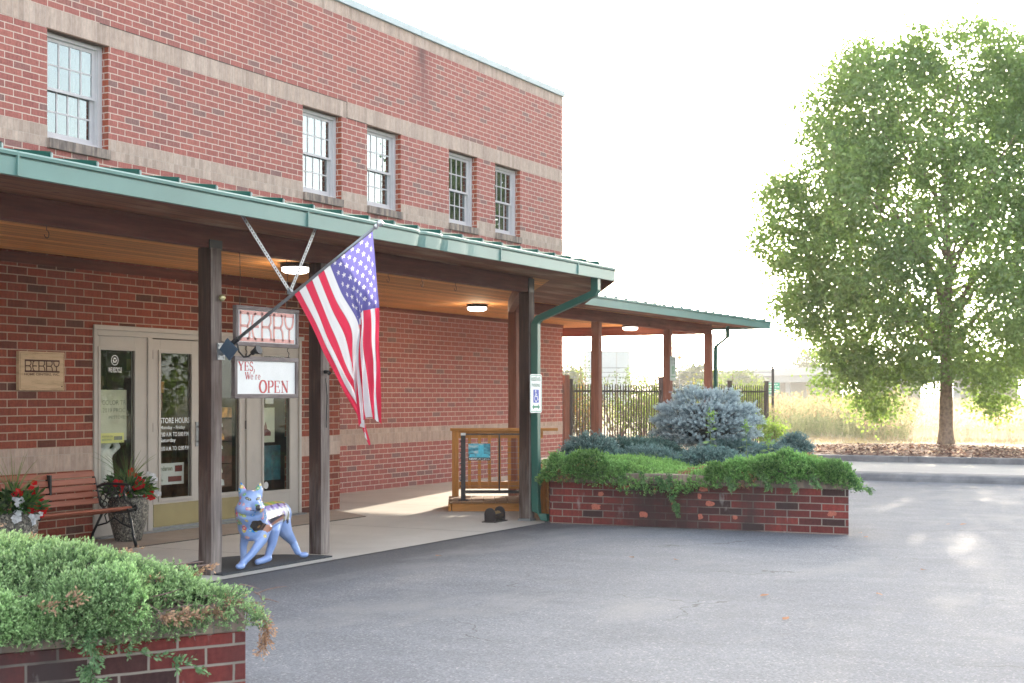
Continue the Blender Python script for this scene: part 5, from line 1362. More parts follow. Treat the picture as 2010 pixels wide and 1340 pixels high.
# tall weeds in front of the spruce
def weed(x, y, h, n, label, seed):
    r_ = random.Random(seed); t = thing('weed', label, 'weed', (x, y, .55))
    mb = MB(); mb.tube([(x, y, .5), (x+.02, y, .5+h*.5), (x-.01, y+.02, .5+h)], [.006, .005, .003], 6); mb.build('stem', plain('weed_stem', (.16, .24, .10), .7), t)
    C = []; Dn = []
    for k in range(n):
        z = .62+h*.85*k/n; a = k*2.4; C.append((x, y, z)); Dn.append((math.cos(a), math.sin(a), .45-.9*(1-k/n)))
    C, Dn = np.array(C), unit(np.array(Dn)); V, F = leaf_quads(C, Dn, .15*(1-.5*np.arange(n)/n), .042)
    c2 = np.repeat([[x, y, .5+h*.9]], 60, 0)+rng.normal(0, .03, (60, 3))*np.array([1, 1, 1.6]); V2, F2 = leaf_quads(c2, rvec(60), .03, .014)
    T = np.concatenate([np.tile((.16, .28, .12), (n, 1)), np.tile((.24, .42, .08), (60, 1))])
    arr_mesh('leaf', np.concatenate([V, V2]), np.concatenate([F, F2+len(V)]), M_LEAF, parent=t, tint=T)
weed(18.2, 6.62, .80, 16, 'tall weed with pale leaves standing in front of the spruce trunk', 1)
weed(18.6, 6.25, .66, 18, 'leafy weed right of the tall one in front of the spruce', 2)
weed(18.8, 6.0, .42, 16, 'short leafy weed low at the right of the spruce trunk', 3)

# ================================================================== FLOWER POTS
M_PEB, ntp = newmat('pebble_pot')
vv = posn(ntp); vo = nd(ntp, 'ShaderNodeTexVoronoi', {'Vector': vv, 'Scale': 75}).outputs
M_PEB = finish(M_PEB, ntp, ramp(ntp, sep(ntp, vo['Color'])[0], [(0, (.04, .04, .035)), (.4, (.10, .095, .08)), (.8, (.21, .19, .16)), (1, (.36, .33, .27))]), .7, 0, vo['Distance'], .8, .01)
def flower_pot(x, y, label, seed, reds, whites, s=1.0, pot=True):
    r = np.random.default_rng(seed)
    t = thing('flower_pot', label, 'flower pot', (x, y, 0))
    mb = MB(); mb.lathe([(.13, 0), (.15, .06), (.205, .28), (.21, .36), (.185, .42), (.20, .445), (.175, .445), (.165, .40)], (x, y, .005), 32); mb.build('pot', M_PEB, t, smooth=True)
    n = 520; D = r.normal(size=(n, 3)); D[:, 2] = np.abs(D[:, 2])*.8-.25; D = unit(D)
    C = np.array([x, y, .52])+D*np.array([.25, .25, .17])*(r.uniform(.3, 1, (n, 1)))
    V, F = leaf_quads(C, unit(D+rvec(n)*.6+np.array([0, 0, -.1])), .085*r.uniform(.7, 1.3, n), .034)
    T = np.array([.03, .085, .025])[None]*r.uniform(.6, 1.8, (n, 1))*np.array([1, 1, 1]); T[r.uniform(size=n) > .75] = (.08, .17, .04)
    arr_mesh('leaf', V, F, M_LEAF, parent=t, tint=T)
    for lst, col, nm in ((reds, (.62, .008, .012), 'red_flower'), (whites, (.72, .73, .76), 'white_flower')):
        if not lst: continue
        Vs, Fs, Ts = [], [], []; off = 0
        for (dx, dy, dz) in lst:
            for q in range(4):
                c = np.array([x+dx, y+dy, dz])+r.normal(0, .022, 3); ax = unit(np.array([[-.75, -.62, .35]])+r.normal(0, .3, (1, 3)))[0]
                u = np.cross(ax, [0, 0, 1]); u /= np.linalg.norm(u); w_ = np.cross(ax, u)
                for k in range(5):
                    a = k*2*math.pi/5; d = u*math.cos(a)+w_*math.sin(a); e = -u*math.sin(a)+w_*math.cos(a); R_ = .03
                    P_ = [c, c+d*R_*.6+e*R_*.5+ax*.004, c+d*R_*1.05+ax*.002, c+d*R_*.6-e*R_*.5+ax*.004]
                    Vs += P_; Fs.append([off, off+1, off+2, off+3]); Ts.append(np.array(col)*r.uniform(.75, 1.15)); off += 4
        arr_mesh(nm, np.array(Vs), np.array(Fs), M_PETAL, parent=t, tint=np.array(Ts))
    # arching grass blades
    mb = MB()
    for k in range(26):
        a = r.uniform(0, 6.28); L = r.uniform(.35, .62); sp_ = r.uniform(.1, .55); pts = []
        for q in range(7):
            f = q/6; pts.append((x+math.cos(a)*sp_*f**1.5*L*1.3, y+math.sin(a)*sp_*f**1.5*L*1.3, .5+L*f*(1-.42*f*sp_*1.4)))
        mb.tube(pts, [.0055, .005, .0045, .004, .003, .002, .0008], 4, flat=.35)
    mb.build('grass_blade', plain('blade_green', (.17, .24, .07), .6), t)
R1 = [(-.05, -.2, .60), (.08, -.18, .48), (.14, -.15, .50), (.10, -.12, .62), (-.12, -.15, .52), (.0, -.24, .50)]
flower_pot(9.12, 9.86, 'flower pot with red and white flowers in front of the left end of the bench', 5, [(.10, -.10, .665), (.18, -.05, .60), (.24, -.1, .52), (.2, -.12, .46), (.02, -.16, .50), (.06, -.15, .49), (.16, -.12, .44), (-.05, -.1, .64)], [(-.10, -.18, .57), (-.12, -.18, .48), (.02, -.22, .42), (.08, -.2, .42), (-.16, -.2, .40)])
flower_pot(11.12, 10.38, 'pebble flower pot with red and white flowers beside the right end of the bench', 6, [(-.10, -.2, .57), (-.02, -.2, .56), (.02, -.05, .68), (.05, -.08, .62), (.12, -.14, .47), (.17, -.14, .51), (.2, -.12, .44), (-.18, -.1, .50), (-.2, -.05, .60)], [(.32, -.02, .62), (.36, .0, .56), (.38, -.02, .50), (.30, -.05, .66)])

# ================================================================== WOLF STATUE
W_ = [('c', [(10.36, 7.85, .40), (10.20, 7.81, .405), (10.02, 7.77, .395), (9.86, 7.735, .385)], [.105, .112, .118, .12]),
 ('e', (9.80, 7.715, .355), (.11, .105, .135)), ('e', (10.36, 7.85, .375), (.105, .10, .115)),
 ('c', [(9.79, 7.70, .42), (9.72, 7.66, .49), (9.695, 7.64, .545)], [.128, .122, .09]),
 ('e', (9.69, 7.63, .567), (.092, .092, .080)), ('e', (9.70, 7.64, .50), (.118, .118, .07)),
 ('c', [(9.68, 7.60, .545), (9.655, 7.555, .523), (9.632, 7.515, .508)], [.058, .042, .030]),
 ('e', (9.66, 7.62, .525), (.06, .06, .045)), ('e', (9.72, 7.585, .53), (.05, .05, .04)),
 ('c', [(9.90, 7.655, .33), (9.845, 7.635, .23), (9.75, 7.66, .13), (9.675, 7.70, .055)], [.066, .043, .032, .028]), ('e', (9.645, 7.695, .035), (.05, .036, .026)),
 ('c', [(9.86, 7.80, .32), (9.845, 7.825, .17), (9.84, 7.82, .06)], [.05, .030, .026]), ('e', (9.82, 7.81, .033), (.045, .034, .024)),
 ('c', [(10.20, 7.79, .35), (10.13, 7.74, .265), (10.12, 7.745, .165), (10.085, 7.76, .075)], [.08, .055, .038, .029]), ('c', [(10.085, 7.755, .055), (10.02, 7.765, .038), (9.96, 7.77, .032)], [.033, .030, .026]),
 ('c', [(10.34, 7.83, .34), (10.385, 7.80, .235), (10.475, 7.795, .15), (10.50, 7.765, .065)], [.095, .06, .036, .030]), ('e', (10.545, 7.73, .036), (.052, .036, .026)),]
rv = Vector((.468, -.883, 0))      # the head's left-right axis as it looks at the lot
hc = Vector((9.705, 7.64, .60))
for sgn, sh in ((-1, 0), (1, 0)):
    b0 = hc+rv*(.055*sgn); W_.append(('c', [tuple(b0), tuple(b0+rv*.014*sgn+Vector((.004, .004, .05))), tuple(b0+rv*.022*sgn+Vector((.006, .006, .10)))], [.042, .032, .009]))
me = blob_mesh(W_, .0075, 4)
nv = len(me.vertices); co = np.empty(nv*3); me.vertices.foreach_get('co', co); co = co.reshape(-1, 3)
nf = len(me.polygons); fc = np.empty(nf*3); me.polygons.foreach_get('center', fc); fc = fc.reshape(-1, 3)
fn = np.empty(nf*3); me.polygons.foreach_get('normal', fn); fn = fn.reshape(-1, 3)
base = np.array([.27, .40, .74]); T = np.tile(base, (nf, 1))*(1+.05*vnoise(fc[:, 0]*9, fc[:, 2]*9, 3, 2))[:, None]
T = T+np.array([.06, .05, .02])*np.clip(vnoise(fc[:, 0]*6, fc[:, 2]*6+fc[:, 1]*5, 4, 5), 0, 1)[:, None]*2
x, y, z = fc.T
near = fn[:, 1] < .15
# painted panel on the near flank: silver-white top, black band, rust belt
s_ = (x-9.90)/.42
pan = near & (x > 9.88) & (x < 10.36) & (z > .325+.03*s_)
T[pan] = (.62, .63, .66)
T[pan & (z > .462) ] = (.40, .32, .66)
T[pan & (np.abs((s_*5.2) % 1-.5) < .23) & (z > .40) & (z < .475)] = (.76, .78, .82)
T[pan & (z < .425-.012*np.sin(s_*14)) & (z > .338+.03*s_) & (s_ > -.02) & (s_ < .86)] = (.26, .20, .50)
T[pan & (z < .415-.012*np.sin(s_*14)) & (z > .350+.03*s_) & (s_ > .02) & (s_ < .80)] = (.025, .03, .06)
T[pan & (z > .475) & (np.sin(s_*20) > .5)] = (.10, .06, .22)
belt = near & (x > 9.86) & (x < 10.24) & (z > .300+.10*s_) & (z < .328+.10*s_); T[belt] = (.36, .14, .08)
T[near & (((x-9.87)/.038)**2+((z-.325)/.030)**2 < 1)] = (.40, .16, .09)
top = (fn[:, 2] > .85) & (x > 9.88) & (z > .485); T[top] = np.where((np.sin(x*45) > 0)[:, None], np.array([.70, .52, .08]), np.array([.25, .50, .10]))[top]
for (fx, fz, rx, rz_, a) in ((10.25, .365, .018, .05, .5), (10.33, .375, .018, .055, -.1)):
    dx, dz = x-fx, z-fz; u_ = dx*math.cos(a)+dz*math.sin(a); v_ = -dx*math.sin(a)+dz*math.cos(a)
    T[near & ((u_/rx)**2+(v_/rz_)**2 < 1)] = (.03, .03, .05); T[near & ((u_/(rx*.5))**2+((v_-.01)/(rz_*.5))**2 < 1)] = (.45, .42, .2)
# flowers over head, neck and chest
FL = [(.02, .25, .70), (.75, .15, .25), (.75, .55, .10), (.20, .50, .15), (.02, .35, .65), (.80, .40, .45), (.70, .10, .15), (.45, .55, .12)]
rs_ = np.random.default_rng(12); cand = np.where(((x < 9.87) & (z > .25) & (fn @ np.array([-.75, -.6, .1]) > .1)))[0]
for k in range(54):
    i = rs_.choice(cand); c = fc[i]
    if c[2] > .53 and np.linalg.norm(c-np.array([9.66, 7.57, .55])) < .07: continue
    d = np.linalg.norm(fc-c, axis=1); r0 = rs_.uniform(.012, .019); col = FL[k % 8]
    T[d < r0] = col; T[d < r0*.4] = (.8, .75, .5)
# chest emblem, nose, eyes
e_ = np.array([9.765, 7.615, .355]); d = fc-e_; T[(np.abs(d @ np.array([.468, -.883, 0])) < .055-np.abs(d[:, 2]+.0)*.6) & (np.abs(d[:, 2]) < .045) & (fn[:, 1] < .2)] = (.03, .02, .015)
T[(np.linalg.norm(d, axis=1) < .02)] = (.35, .18, .05)
nose = np.array([9.625, 7.495, .512]); T[np.linalg.norm(fc-nose, axis=1) < .026] = (.012, .012, .015)
fwd = Vector((-.6, -.8, 0)).normalized(); side = Vector((.8, -.6, 0))
for sgn in (-1, 1):
    ec = np.array(Vector((9.655, 7.580, .580))+side*.040*sgn)
    d = fc-ec; u_ = d @ np.array(side); v_ = d[:, 2]-(.25*u_*sgn); k = (np.linalg.norm(d, axis=1) < .05)
    T[k & ((u_/.022)**2+(v_/.012)**2 < 1)] = (.04, .04, .06); T[k & ((u_/.012)**2+((v_-.001)/.007)**2 < 1)] = (.45, .42, .25); T[k & ((u_/.005)**2+(v_/.006)**2 < 1)] = (.01, .01, .01)
T[(np.abs(z-.488) < .004) & (np.linalg.norm(fc-np.array([9.64, 7.53, .49]), axis=1) < .05)] = (.08, .12, .25)
at = me.attributes.new('tint', 'FLOAT_COLOR', 'FACE'); at.data.foreach_set('color', np.concatenate([np.clip(T, 0, 1), np.ones((nf, 1))], 1).ravel())
M_WOLF, ntw = newmat('painted_fibreglass'); M_WOLF = finish(M_WOLF, ntw, nd(ntw, 'ShaderNodeAttribute', attribute_name='tint').outputs[0], .28, Coat_Weight=.4)
me.materials.append(M_WOLF)
me.transform(Matrix.Translation((-10, -7.77, 0))); me.transform(Matrix.Scale(1.06, 4))
wo = bpy.data.objects.new('wolf_statue', me); COL.objects.link(wo); wo.location = (9.975, 7.78, .012)
tag(wo, 'pale blue wolf statue painted with flowers and a silver mural, standing on a dark mat', 'statue')
mb = MB(); half = [(10.1+.78*math.cos(R(a)), 7.655+.86*math.sin(R(a))) for a in range(0, 181, 10)]
mb.extr(half, (0, 0, .002), (1, 0, 0), (0, 1, 0), (0, 0, 1), .012)
tag(mb.build('door_mat', M_MAT, None, loc=(10.2, 7.9, 0)), 'dark rounded rubber mat under the wolf statue', 'mat')

# ================================================================== DECK RAILING DISPLAY
u = Vector((math.cos(R(30)), math.sin(R(30)), 0)); v = Vector((.5, -.866, 0)); k3 = Vector((0, 0, 1))
FL_ = Vector((15.84, 9.33, 0))
dk = thing('deck_display', 'small cedar deck display with wooden railing and black cable rail beside the walkway post', 'deck', tuple(FL_))
WD = 1.38
mb = MB(); mb.fbox(FL_+u*.02, v, u, k3, .05, WD-.05, 0, .04, 0, .105); mb.fbox(FL_, v, u, k3, .0, .04, .02, 1.0, 0, .105); mb.fbox(FL_, v, u, k3, WD-.04, WD, .02, 1.0, 0, .105); mb.fbox(FL_, v, u, k3, .04, WD-.04, .96, 1.0, 0, .105); mb.build('deck_frame', M_RAILH, dk, bevel=.004)
nb = 9
for i in range(nb):
    mb = MB(); a = WD*i/nb; mb.fbox(FL_-u*.02, v, u, k3, a+.003, a+WD/nb-.003, 0, 1.04, .106, .132); mb.build('deck_board', M_DECK, dk, bevel=.003)
# wooden rail at the back
bz = .133
mb = MB(); mb.fbox(FL_+u*.93, v, u, k3, .045, .135, -.045, .045, bz, 1.02); mb.build('rail_post', M_RAIL, dk, bevel=.004)
mb = MB(); mb.fbox(FL_+u*.93, v, u, k3, .02, WD+.10, -.07, .07, 1.021, 1.058); mb.build('top_rail', M_RAILH, dk, bevel=.004)
mb = MB(); mb.fbox(FL_+u*.93, v, u, k3, .136, WD-.101, -.02, .02, .92, 1.018); mb.build('rail', M_RAILH, dk); mb = MB(); mb.fbox(FL_+u*.93, v, u, k3, .136, WD-.101, -.02, .02, .235, .33); mb.build('rail', M_RAILH, dk)
for i in range(8):
    a = .26+i*.135; mb = MB(); mb.fbox(FL_+u*.93, v, u, k3, a, a+.042, -.052, -.022, .25, .99); mb.build('baluster', M_RAIL, dk)
# black cable rail in front
mb = MB(); mb.fbox(FL_+u*.16, v, u, k3, .165, .225, -.03, .03, bz, .98); mb.fbox(FL_+u*.16, v, u, k3, .13, .26, -.065, .065, bz, bz+.012); mb.build('metal_post', M_BRONZE, dk)
mb = MB(); mb.fbox(FL_+u*.16, v, u, k3, .163, .227, -.032, .032, .981, 1.0+.012); mb.build('post_cap', M_WHITE, dk)
mb = MB(); mb.fbox(FL_+u*.16, v, u, k3, .226, WD-.25, -.02, .02, .985, 1.005); mb.fbox(FL_+u*.16, v, u, k3, .226, WD-.25, -.02, .02, .225, .265); mb.fbox(FL_+u*.16, v, u, k3, .655, .675, -.012, .012, .266, .984); mb.build('metal_rail', M_BRONZE, dk)
for i in range(9):
    z = .32+i*.073; mb = MB(); mb.tube([tuple(FL_+u*.16+v*.2+k3*z), tuple(FL_+u*.16+v*(WD-.25)+k3*z)], .0022, 6); mb.build('cable', M_GREYM, dk)
    mb = MB(); mb.tube([tuple(FL_+u*.16+v*.150+k3*z), tuple(FL_+u*.16+v*.166+k3*z)], .008, 6); mb.build('cable_fitting', M_BLACK, dk)
lp = thing('display_card', 'blue photo card reading NEW! LED Lighting tied to the cable rail', 'sign', tuple(FL_+u*.12+v*.25+k3*.64))
o_ = FL_+u*.12+v*.262
m_led, ntl = newmat('pool_photo_print'); uvv = uvn(ntl); nz1 = noise(ntl, uvn(ntl, (6, 16, 1)), 1.0, 5, .6)
ccol = ramp(ntl, nz1, [(.3, (.01, .05, .09)), (.45, (.03, .22, .32)), (.55, (.10, .45, .58)), (.68, (.55, .66, .68)), (.8, (.06, .12, .14))]); finish(m_led, ntl, ccol, .3)
mb = MB(); mb.fbox(o_, v, u, k3, 0, .285, -.004, 0, .655, .875); mb.build('card', m_led, lp)
mb = MB(); mb.fbox(o_, v, u, k3, 0, .285, -.0052, -.0042, .655, .692); mb.build('card_strip', M_BLACK, lp)
mb = MB()
for k in range(3): mb.extr([(.01+.09*k, .70), (.09+.09*k, .70), (.08+.09*k, .735+.02*(k % 2)), (.02+.09*k, .74)], o_-u*.0044, v, k3, -u, .0008)
mb.extr([(.13, .70), (.20, .70), (.20, .85), (.13, .86)], o_-u*.0044, v, k3, -u, .0006)
mb.build('printed_water', plain('cyan_print', (.08, .55, .72), .3), lp)
mb = MB(); put_text(mb, 'NEW!', o_-u*.0056+v*.01+k3*.662, v, k3, -u, .10, .026, .04); put_text(mb, 'LED Lighting', o_-u*.0056+v*.12+k3*.662, v, k3, -u, .155, .022, .01); mb.build('lettering', M_WHITE, lp)

# slatted cedar panel between downspout and planter
t = thing('slat_panel', 'slatted cedar ramp panel glowing orange between the downspout and the planter', 'panel', (15.6, 7.66, 0))
mb = MB(); a0, b0 = Vector((15.30, 7.60, 0)), Vector((17.0, 8.62, 0)); dd = (b0-a0).normalized(); nn = Vector((-dd.y, dd.x, 0))
for i in range(7): mb.fbox(a0, dd, nn, k3, 0, (b0-a0).length, 0, .022, .03+i*.085, .105+i*.085)
mb.build('slat', M_RAILH, t)
mb = MB(); mb.fbox(a0, dd, nn, k3, .3, .38, .024, .10, 0, .62); mb.fbox(a0, dd, nn, k3, 1.3, 1.38, .024, .10, 0, .62); mb.build('upright', M_RAIL, t)

# boot brush
bs = thing('boot_scraper', 'black boot brush with two round-topped side plates on the walkway by the third post', 'boot scraper', (14.92, 8.05, 0))
prof_ = [(-.07, 0), (.07, 0), (.07, .085)]+arc(0, .085, .07, .075, 0, 180, 10)+[(-.07, .085)]
c0 = Vector((14.72, 8.10, .012)); du = Vector((.10, -1, 0)).normalized(); dv_ = Vector((1, .1, 0)).normalized()
for k, nm in ((0, 'side_plate'), (.30, 'side_plate')):
    mb = MB(); mb.extr([(a, b) for a, b in prof_], c0+dv_*k, du, k3, dv_, .012); mb.build(nm, M_BRONZE, bs, bevel=.002)
mb = MB(); mb.fbox(c0, dv_, du, k3, 0, .31, .045, .06, .03, .085); mb.fbox(c0, dv_, du, k3, 0, .31, -.06, -.045, .03, .085); mb.fbox(c0, dv_, du, k3, -.03, .34, -.09, .09, -.012, -.002); mb.build('tray', M_BRONZE, bs)
mb = MB(); r_ = random.Random(9)
for k in range(170):
    a = r_.uniform(.02, .29); an = r_.uniform(0, math.pi); rr_ = .062; b = c0+dv_*a+k3*.05; mb.tube([tuple(b), tuple(b+du*rr_*math.cos(an)+k3*rr_*math.sin(an))], .0035, 4)
mb.build('bristle', plain('straw_bristle', (.30, .20, .09), .9), bs)
# shoe of the spout and loose debris
mb = MB(); mb.tube([(15.15, 7.50, .03), (15.22, 7.40, .015), (15.3, 7.42, .012)], [.028, .03, .02], 8, flat=.6); tag(mb.build('crushed_pipe', M_GREYM, None, loc=(15.2, 7.45, 0)), 'crushed grey pipe end lying at the foot of the downspout', 'pipe')

# ================================================================== FENCE
fa, fb = Vector((28.6, 14.75, 0)), Vector((36.8, 11.8, 0))
fd = (fb-fa).normalized(); fnn = Vector((-fd.y, fd.x, 0)); FLn = (fb-fa).length
t = thing('metal_fence', 'dark metal picket fence with square posts between the brick corner and the field', 'fence', tuple(fa))
posts = [0, 1.35, 4.55, 4.85, FLn-1.55, FLn]
for k, s_ in enumerate(posts):
    big = k in (2,); w_ = .075 if big else .04; mb = MB()
    mb.fbox(fa, fd, fnn, k3, s_-w_, s_+w_, -w_, w_, .0, 1.93 if big else 1.86); mb.fbox(fa, fd, fnn, k3, s_-w_-.01, s_+w_+.01, -w_-.01, w_+.01, 1.93 if big else 1.86, 1.96 if big else 1.885); mb.build('fence_post', M_BRONZE, t)
mb = MB(); mb.fbox(fa, fd, fnn, k3, 1.10, 1.25, -.07, .07, 0, 1.97); mb.build('wood_post', M_POST2, t)
for z in (.18, 1.58): mb = MB(); mb.fbox(fa, fd, fnn, k3, 0, FLn, -.022, .022, z, z+.045); mb.build('rail', M_BRONZE, t)
n = int(FLn/.0925); base_p = None
for k in range(n):
    s_ = (k+.5)*FLn/n
    if base_p is None:
        mb = MB(); c = fa+fd*s_; h_ = .011
        mb.fbox(c, fd, fnn, k3, -h_, h_, -h_-.026, h_-.026, .08, 1.74); mb.tube([tuple(c-fnn*.026+k3*1.74), tuple(c-fnn*.026+k3*1.79)], [.0155, .002], 4, caps=False); base_p = mb.build('picket', M_BRONZE, t); s0_ = s_
    else:
        q = base_p.copy(); COL.objects.link(q); q.parent = t; q.location = fd*(s_-s0_)
# far wire fence
t = thing('wire_fence', 'tall wire fence post with strands far behind the picket fence', 'fence', (44, 9, 0))
wa, wb = Vector((40.02, 24.3, .2)), Vector((44.4, 14.03, .2))
def wy(px_d): return 0
for f in (0, .5, 1.0):
    p = wa.lerp(wb, f); mb = MB(); mb.tube([tuple(p), tuple(p+k3*2.25)], .045, 8); mb.build('fence_post', M_BRONZE, t)
mb = MB()
for z in (1.35, 1.9, 2.05, 2.2): mb.tube([tuple(wa+k3*z), tuple(wb+k3*z)], .010, 5)
mb.build('wire', M_GREYM, t)

# ================================================================== TREES, SHRUBS, FIELD
def deciduous(name, label, x, y, z0, height, rfun, nclump, per, leaf, trunk_r, tint_a, tint_b, cat='tree', lobes=(), z_crown=1.3, group=None, seed=1, cr=.42, fill=.45, holes=(), gapn=0, gaps=.5):
    r = np.random.default_rng(seed); t = thing(name, label, cat, (x, y, z0), group)
    C = []
    while len(C) < nclump:
        z = r.uniform(z_crown, height); R_ = rfun(z)
        if R_ <= 0: continue
        if r.uniform() > (R_/max(rfun(q) for q in np.linspace(z_crown, height, 12)))**1.2: continue
        a = r.uniform(0, 6.283); rad = R_*(fill+(1-fill)*r.uniform()**.55)*(1+.07*math.sin(a*3+z)+.08*math.sin(a*7+z*2.3))
        C.append((x+rad*math.cos(a), y+rad*math.sin(a), z0+z))
    for (lx, ly, lz, lr, ln) in lobes:
        d = r.normal(size=(ln, 3)); d /= np.linalg.norm(d, axis=1, keepdims=True); C += list((np.array([lx, ly, lz])+d*lr*r.uniform(.2, 1, (ln, 1))**.5))
    C = np.array(C)
    for (gx_, gy_) in holes:        # openings in the crown through which the low sun reaches the paving
        dd_ = np.array(sd); p_ = C-np.array([gx_, gy_, 0]); t_ = p_ @ dd_; C = C[np.linalg.norm(p_-t_[:, None]*dd_, axis=1) > gaps]
    if gapn: # thin patches, so that sky shows through in places
        kp = vnoise(C[:, 0]*.9+C[:, 2]*.7, C[:, 1]*.9-C[:, 2]*.8, 1.5, seed+40) > -.62
        C = C[kp | (r.uniform(size=len(C)) < .25)]
    nC = len(C); n = nC*per
    size = cr*r.uniform(.6, 1.3, nC)
    off = r.normal(size=(n, 3))*np.array([1, 1, .8]); P = np.repeat(C, per, 0)+off*np.repeat(size, per)[:, None]*.55
    D = unit(r.normal(size=(n, 3))*np.array([1, 1, .7])+np.array([0, 0, -.55]))
    V, F = leaf_quads(P, D, leaf*r.uniform(.65, 1.25, n), leaf*.62)
    ct = np.clip(r.uniform(0, 1, nC)**1.2*.6+.35+.5*vnoise(C[:, 0]*1.3+C[:, 2], C[:, 1]*1.3, 1.2, seed+3), 0, 1); ct = np.repeat(ct, per)[:, None]
    T = (np.array(tint_a)*(1-ct)+np.array(tint_b)*ct)*r.uniform(.75, 1.25, (n, 1))
    arr_mesh('crown', V, F, M_LEAF, parent=t, tint=T)
    # trunk and limbs
    mb = MB(); hz = z_crown+.5
    mb.tube([(x, y, z0-.1), (x, y, z0+.06), (x-.01, y, z0+.35), (x+.02, y, z0+hz*.6), (x, y, z0+hz)], [trunk_r*1.5, trunk_r*1.22, trunk_r, trunk_r*.93, trunk_r*.9], 14)
    mb.tube([(x, y, z0+hz), (x+.1, y-.05, z0+height*.45), (x-.05, y+.05, z0+height*.7), (x, y, z0+height*.93)], [trunk_r*.8, trunk_r*.55, trunk_r*.3, .01], 8)
    mb.build('trunk', M_BARK, t, smooth=True)
    mb = MB(); rr_ = random.Random(seed); nb_ = 26 if height > 5 else 9
    for k in range(nb_):
        f = k/nb_; zb = z0+hz*.95+(height-hz)*.55*f; a = k*2.399+rr_.uniform(-.3, .3); R_ = rfun(min(height*.95, zb-z0+height*.2))*.85
        ze = min(z0+height*.95, zb+R_*rr_.uniform(.55, 1.1)); e = (x+R_*math.cos(a), y+R_*math.sin(a), ze)
        m1_ = (x+R_*.35*math.cos(a+.1), y+R_*.35*math.sin(a+.1), zb+(ze-zb)*.42); m2_ = (x+R_*.7*math.cos(a-.05), y+R_*.7*math.sin(a-.05), zb+(ze-zb)*.75)
        mb.tube([(x, y, zb), m1_, m2_, e], [trunk_r*.42*(1-.4*f), trunk_r*.28*(1-.4*f), trunk_r*.15, .008], 7)
        for q in range(3):
            b = Vector(m1_).lerp(Vector(m2_), rr_.random()); d = Vector((rr_.uniform(-1, 1), rr_.uniform(-1, 1), rr_.uniform(.1, 1)))*R_*.33
            mb.tube([tuple(b), tuple(b+d*.5+Vector((0, 0, .05))), tuple(b+d)], [trunk_r*.11, trunk_r*.07, .005], 5)
    mb.build('limb', M_BARK, t)
    return t
HOLES = [(19.69, 4.64), (20.85, 3.46), (10.92, 2.38), (14.98, 3.01), (10.06, 2.11), (20.84, 5.63), (13.96, 2.59)]
TX, TY = 35.9, 6.95
zz = np.array([1.0, 1.5, 2.2, 3.2, 4.4, 5.8, 7.0, 8.1, 9.0, 9.8, 10.3, 10.6]); rr0 = np.array([1.2, 2.2, 3.0, 3.6, 4.0, 3.9, 3.6, 3.4, 3.1, 2.5, 1.5, 0])
rf = lambda z: float(np.interp(z, zz, rr0))
dv = Vector((ST, -CT, 0))   # image-right on the ground
lob = [(TX-4.0*dv.x, TY-4.0*dv.y, 5.3, .95, 40), (TX-4.0*dv.x, TY-4.0*dv.y, 6.5, .6, 22), (TX-3.5*dv.x, TY-3.5*dv.y, 3.6, .7, 24), (TX-1.7*dv.x, TY-1.7*dv.y, 1.35, .45, 16), (TX-2.6*dv.x, TY-2.6*dv.y, 2.0, .6, 16), (TX+1.3*dv.x, TY+1.3*dv.y, 1.5, .5, 14), (TX+2.6*dv.x, TY+2.6*dv.y, 1.6, .6, 20)]
deciduous('tree', 'large round leafy tree in the mulch bed on the right with the sun behind it', TX, TY, .33, 9.8, rf, 2100, 80, .115, .17, (.145, .235, .10), (.25, .36, .13), lobes=lob, z_crown=1.5, seed=11, gapn=1, cr=.42, fill=.42, holes=HOLES, gaps=.27)

def shrub(x, y, h, r, label, seed, ta, tb, leafs=1700, leaf=.07, thin=False, z0=.2):
    t = thing('shrub', label, 'shrub', (x, y, z0)); g = np.random.default_rng(seed)
    nS = 16 if thin else 12; mb = MB(); C = []
    for k in range(nS):
        a = g.uniform(0, 6.28); rr_ = r*g.uniform(.2, 1); hh = h*g.uniform(.55, 1.0)*(1-.3*rr_/r)
        pts = [(x+.15*rr_*math.cos(a), y+.15*rr_*math.sin(a), z0), (x+.6*rr_*math.cos(a), y+.6*rr_*math.sin(a), z0+hh*.5), (x+rr_*math.cos(a), y+rr_*math.sin(a), z0+hh)]
        mb.tube(pts, [.02, .013, .004], 5)
        q = np.array(pts); tt_ = g.uniform(.1, 1, leafs//nS)**.8
        c = np.where(tt_[:, None] < .5, q[0]+(q[1]-q[0])*tt_[:, None]*2, q[1]+(q[2]-q[1])*(tt_[:, None]-.5)*2); C.append(c+g.normal(0, .10 if thin else .17, c.shape)*(1.15-tt_[:, None]*.5))
    mb.build('stem', M_TWIG, t); C = np.concatenate(C); n = len(C)
    V, F = leaf_quads(C, unit(g.normal(size=(n, 3))), leaf*g.uniform(.6, 1.3, n), leaf*.55)
    m = g.uniform(size=(n, 1)); T = (np.array(ta)*(1-m)+np.array(tb)*m)
    arr_mesh('leaf', V, F, M_LEAF, parent=t, tint=T)
YG, OL, RS = (.16, .22, .04), (.075, .11, .03), (.28, .14, .05)
def at(px, D): 
    r = (px-1005)/2792; return D*(CT+r*ST), D*(ST-r*CT)
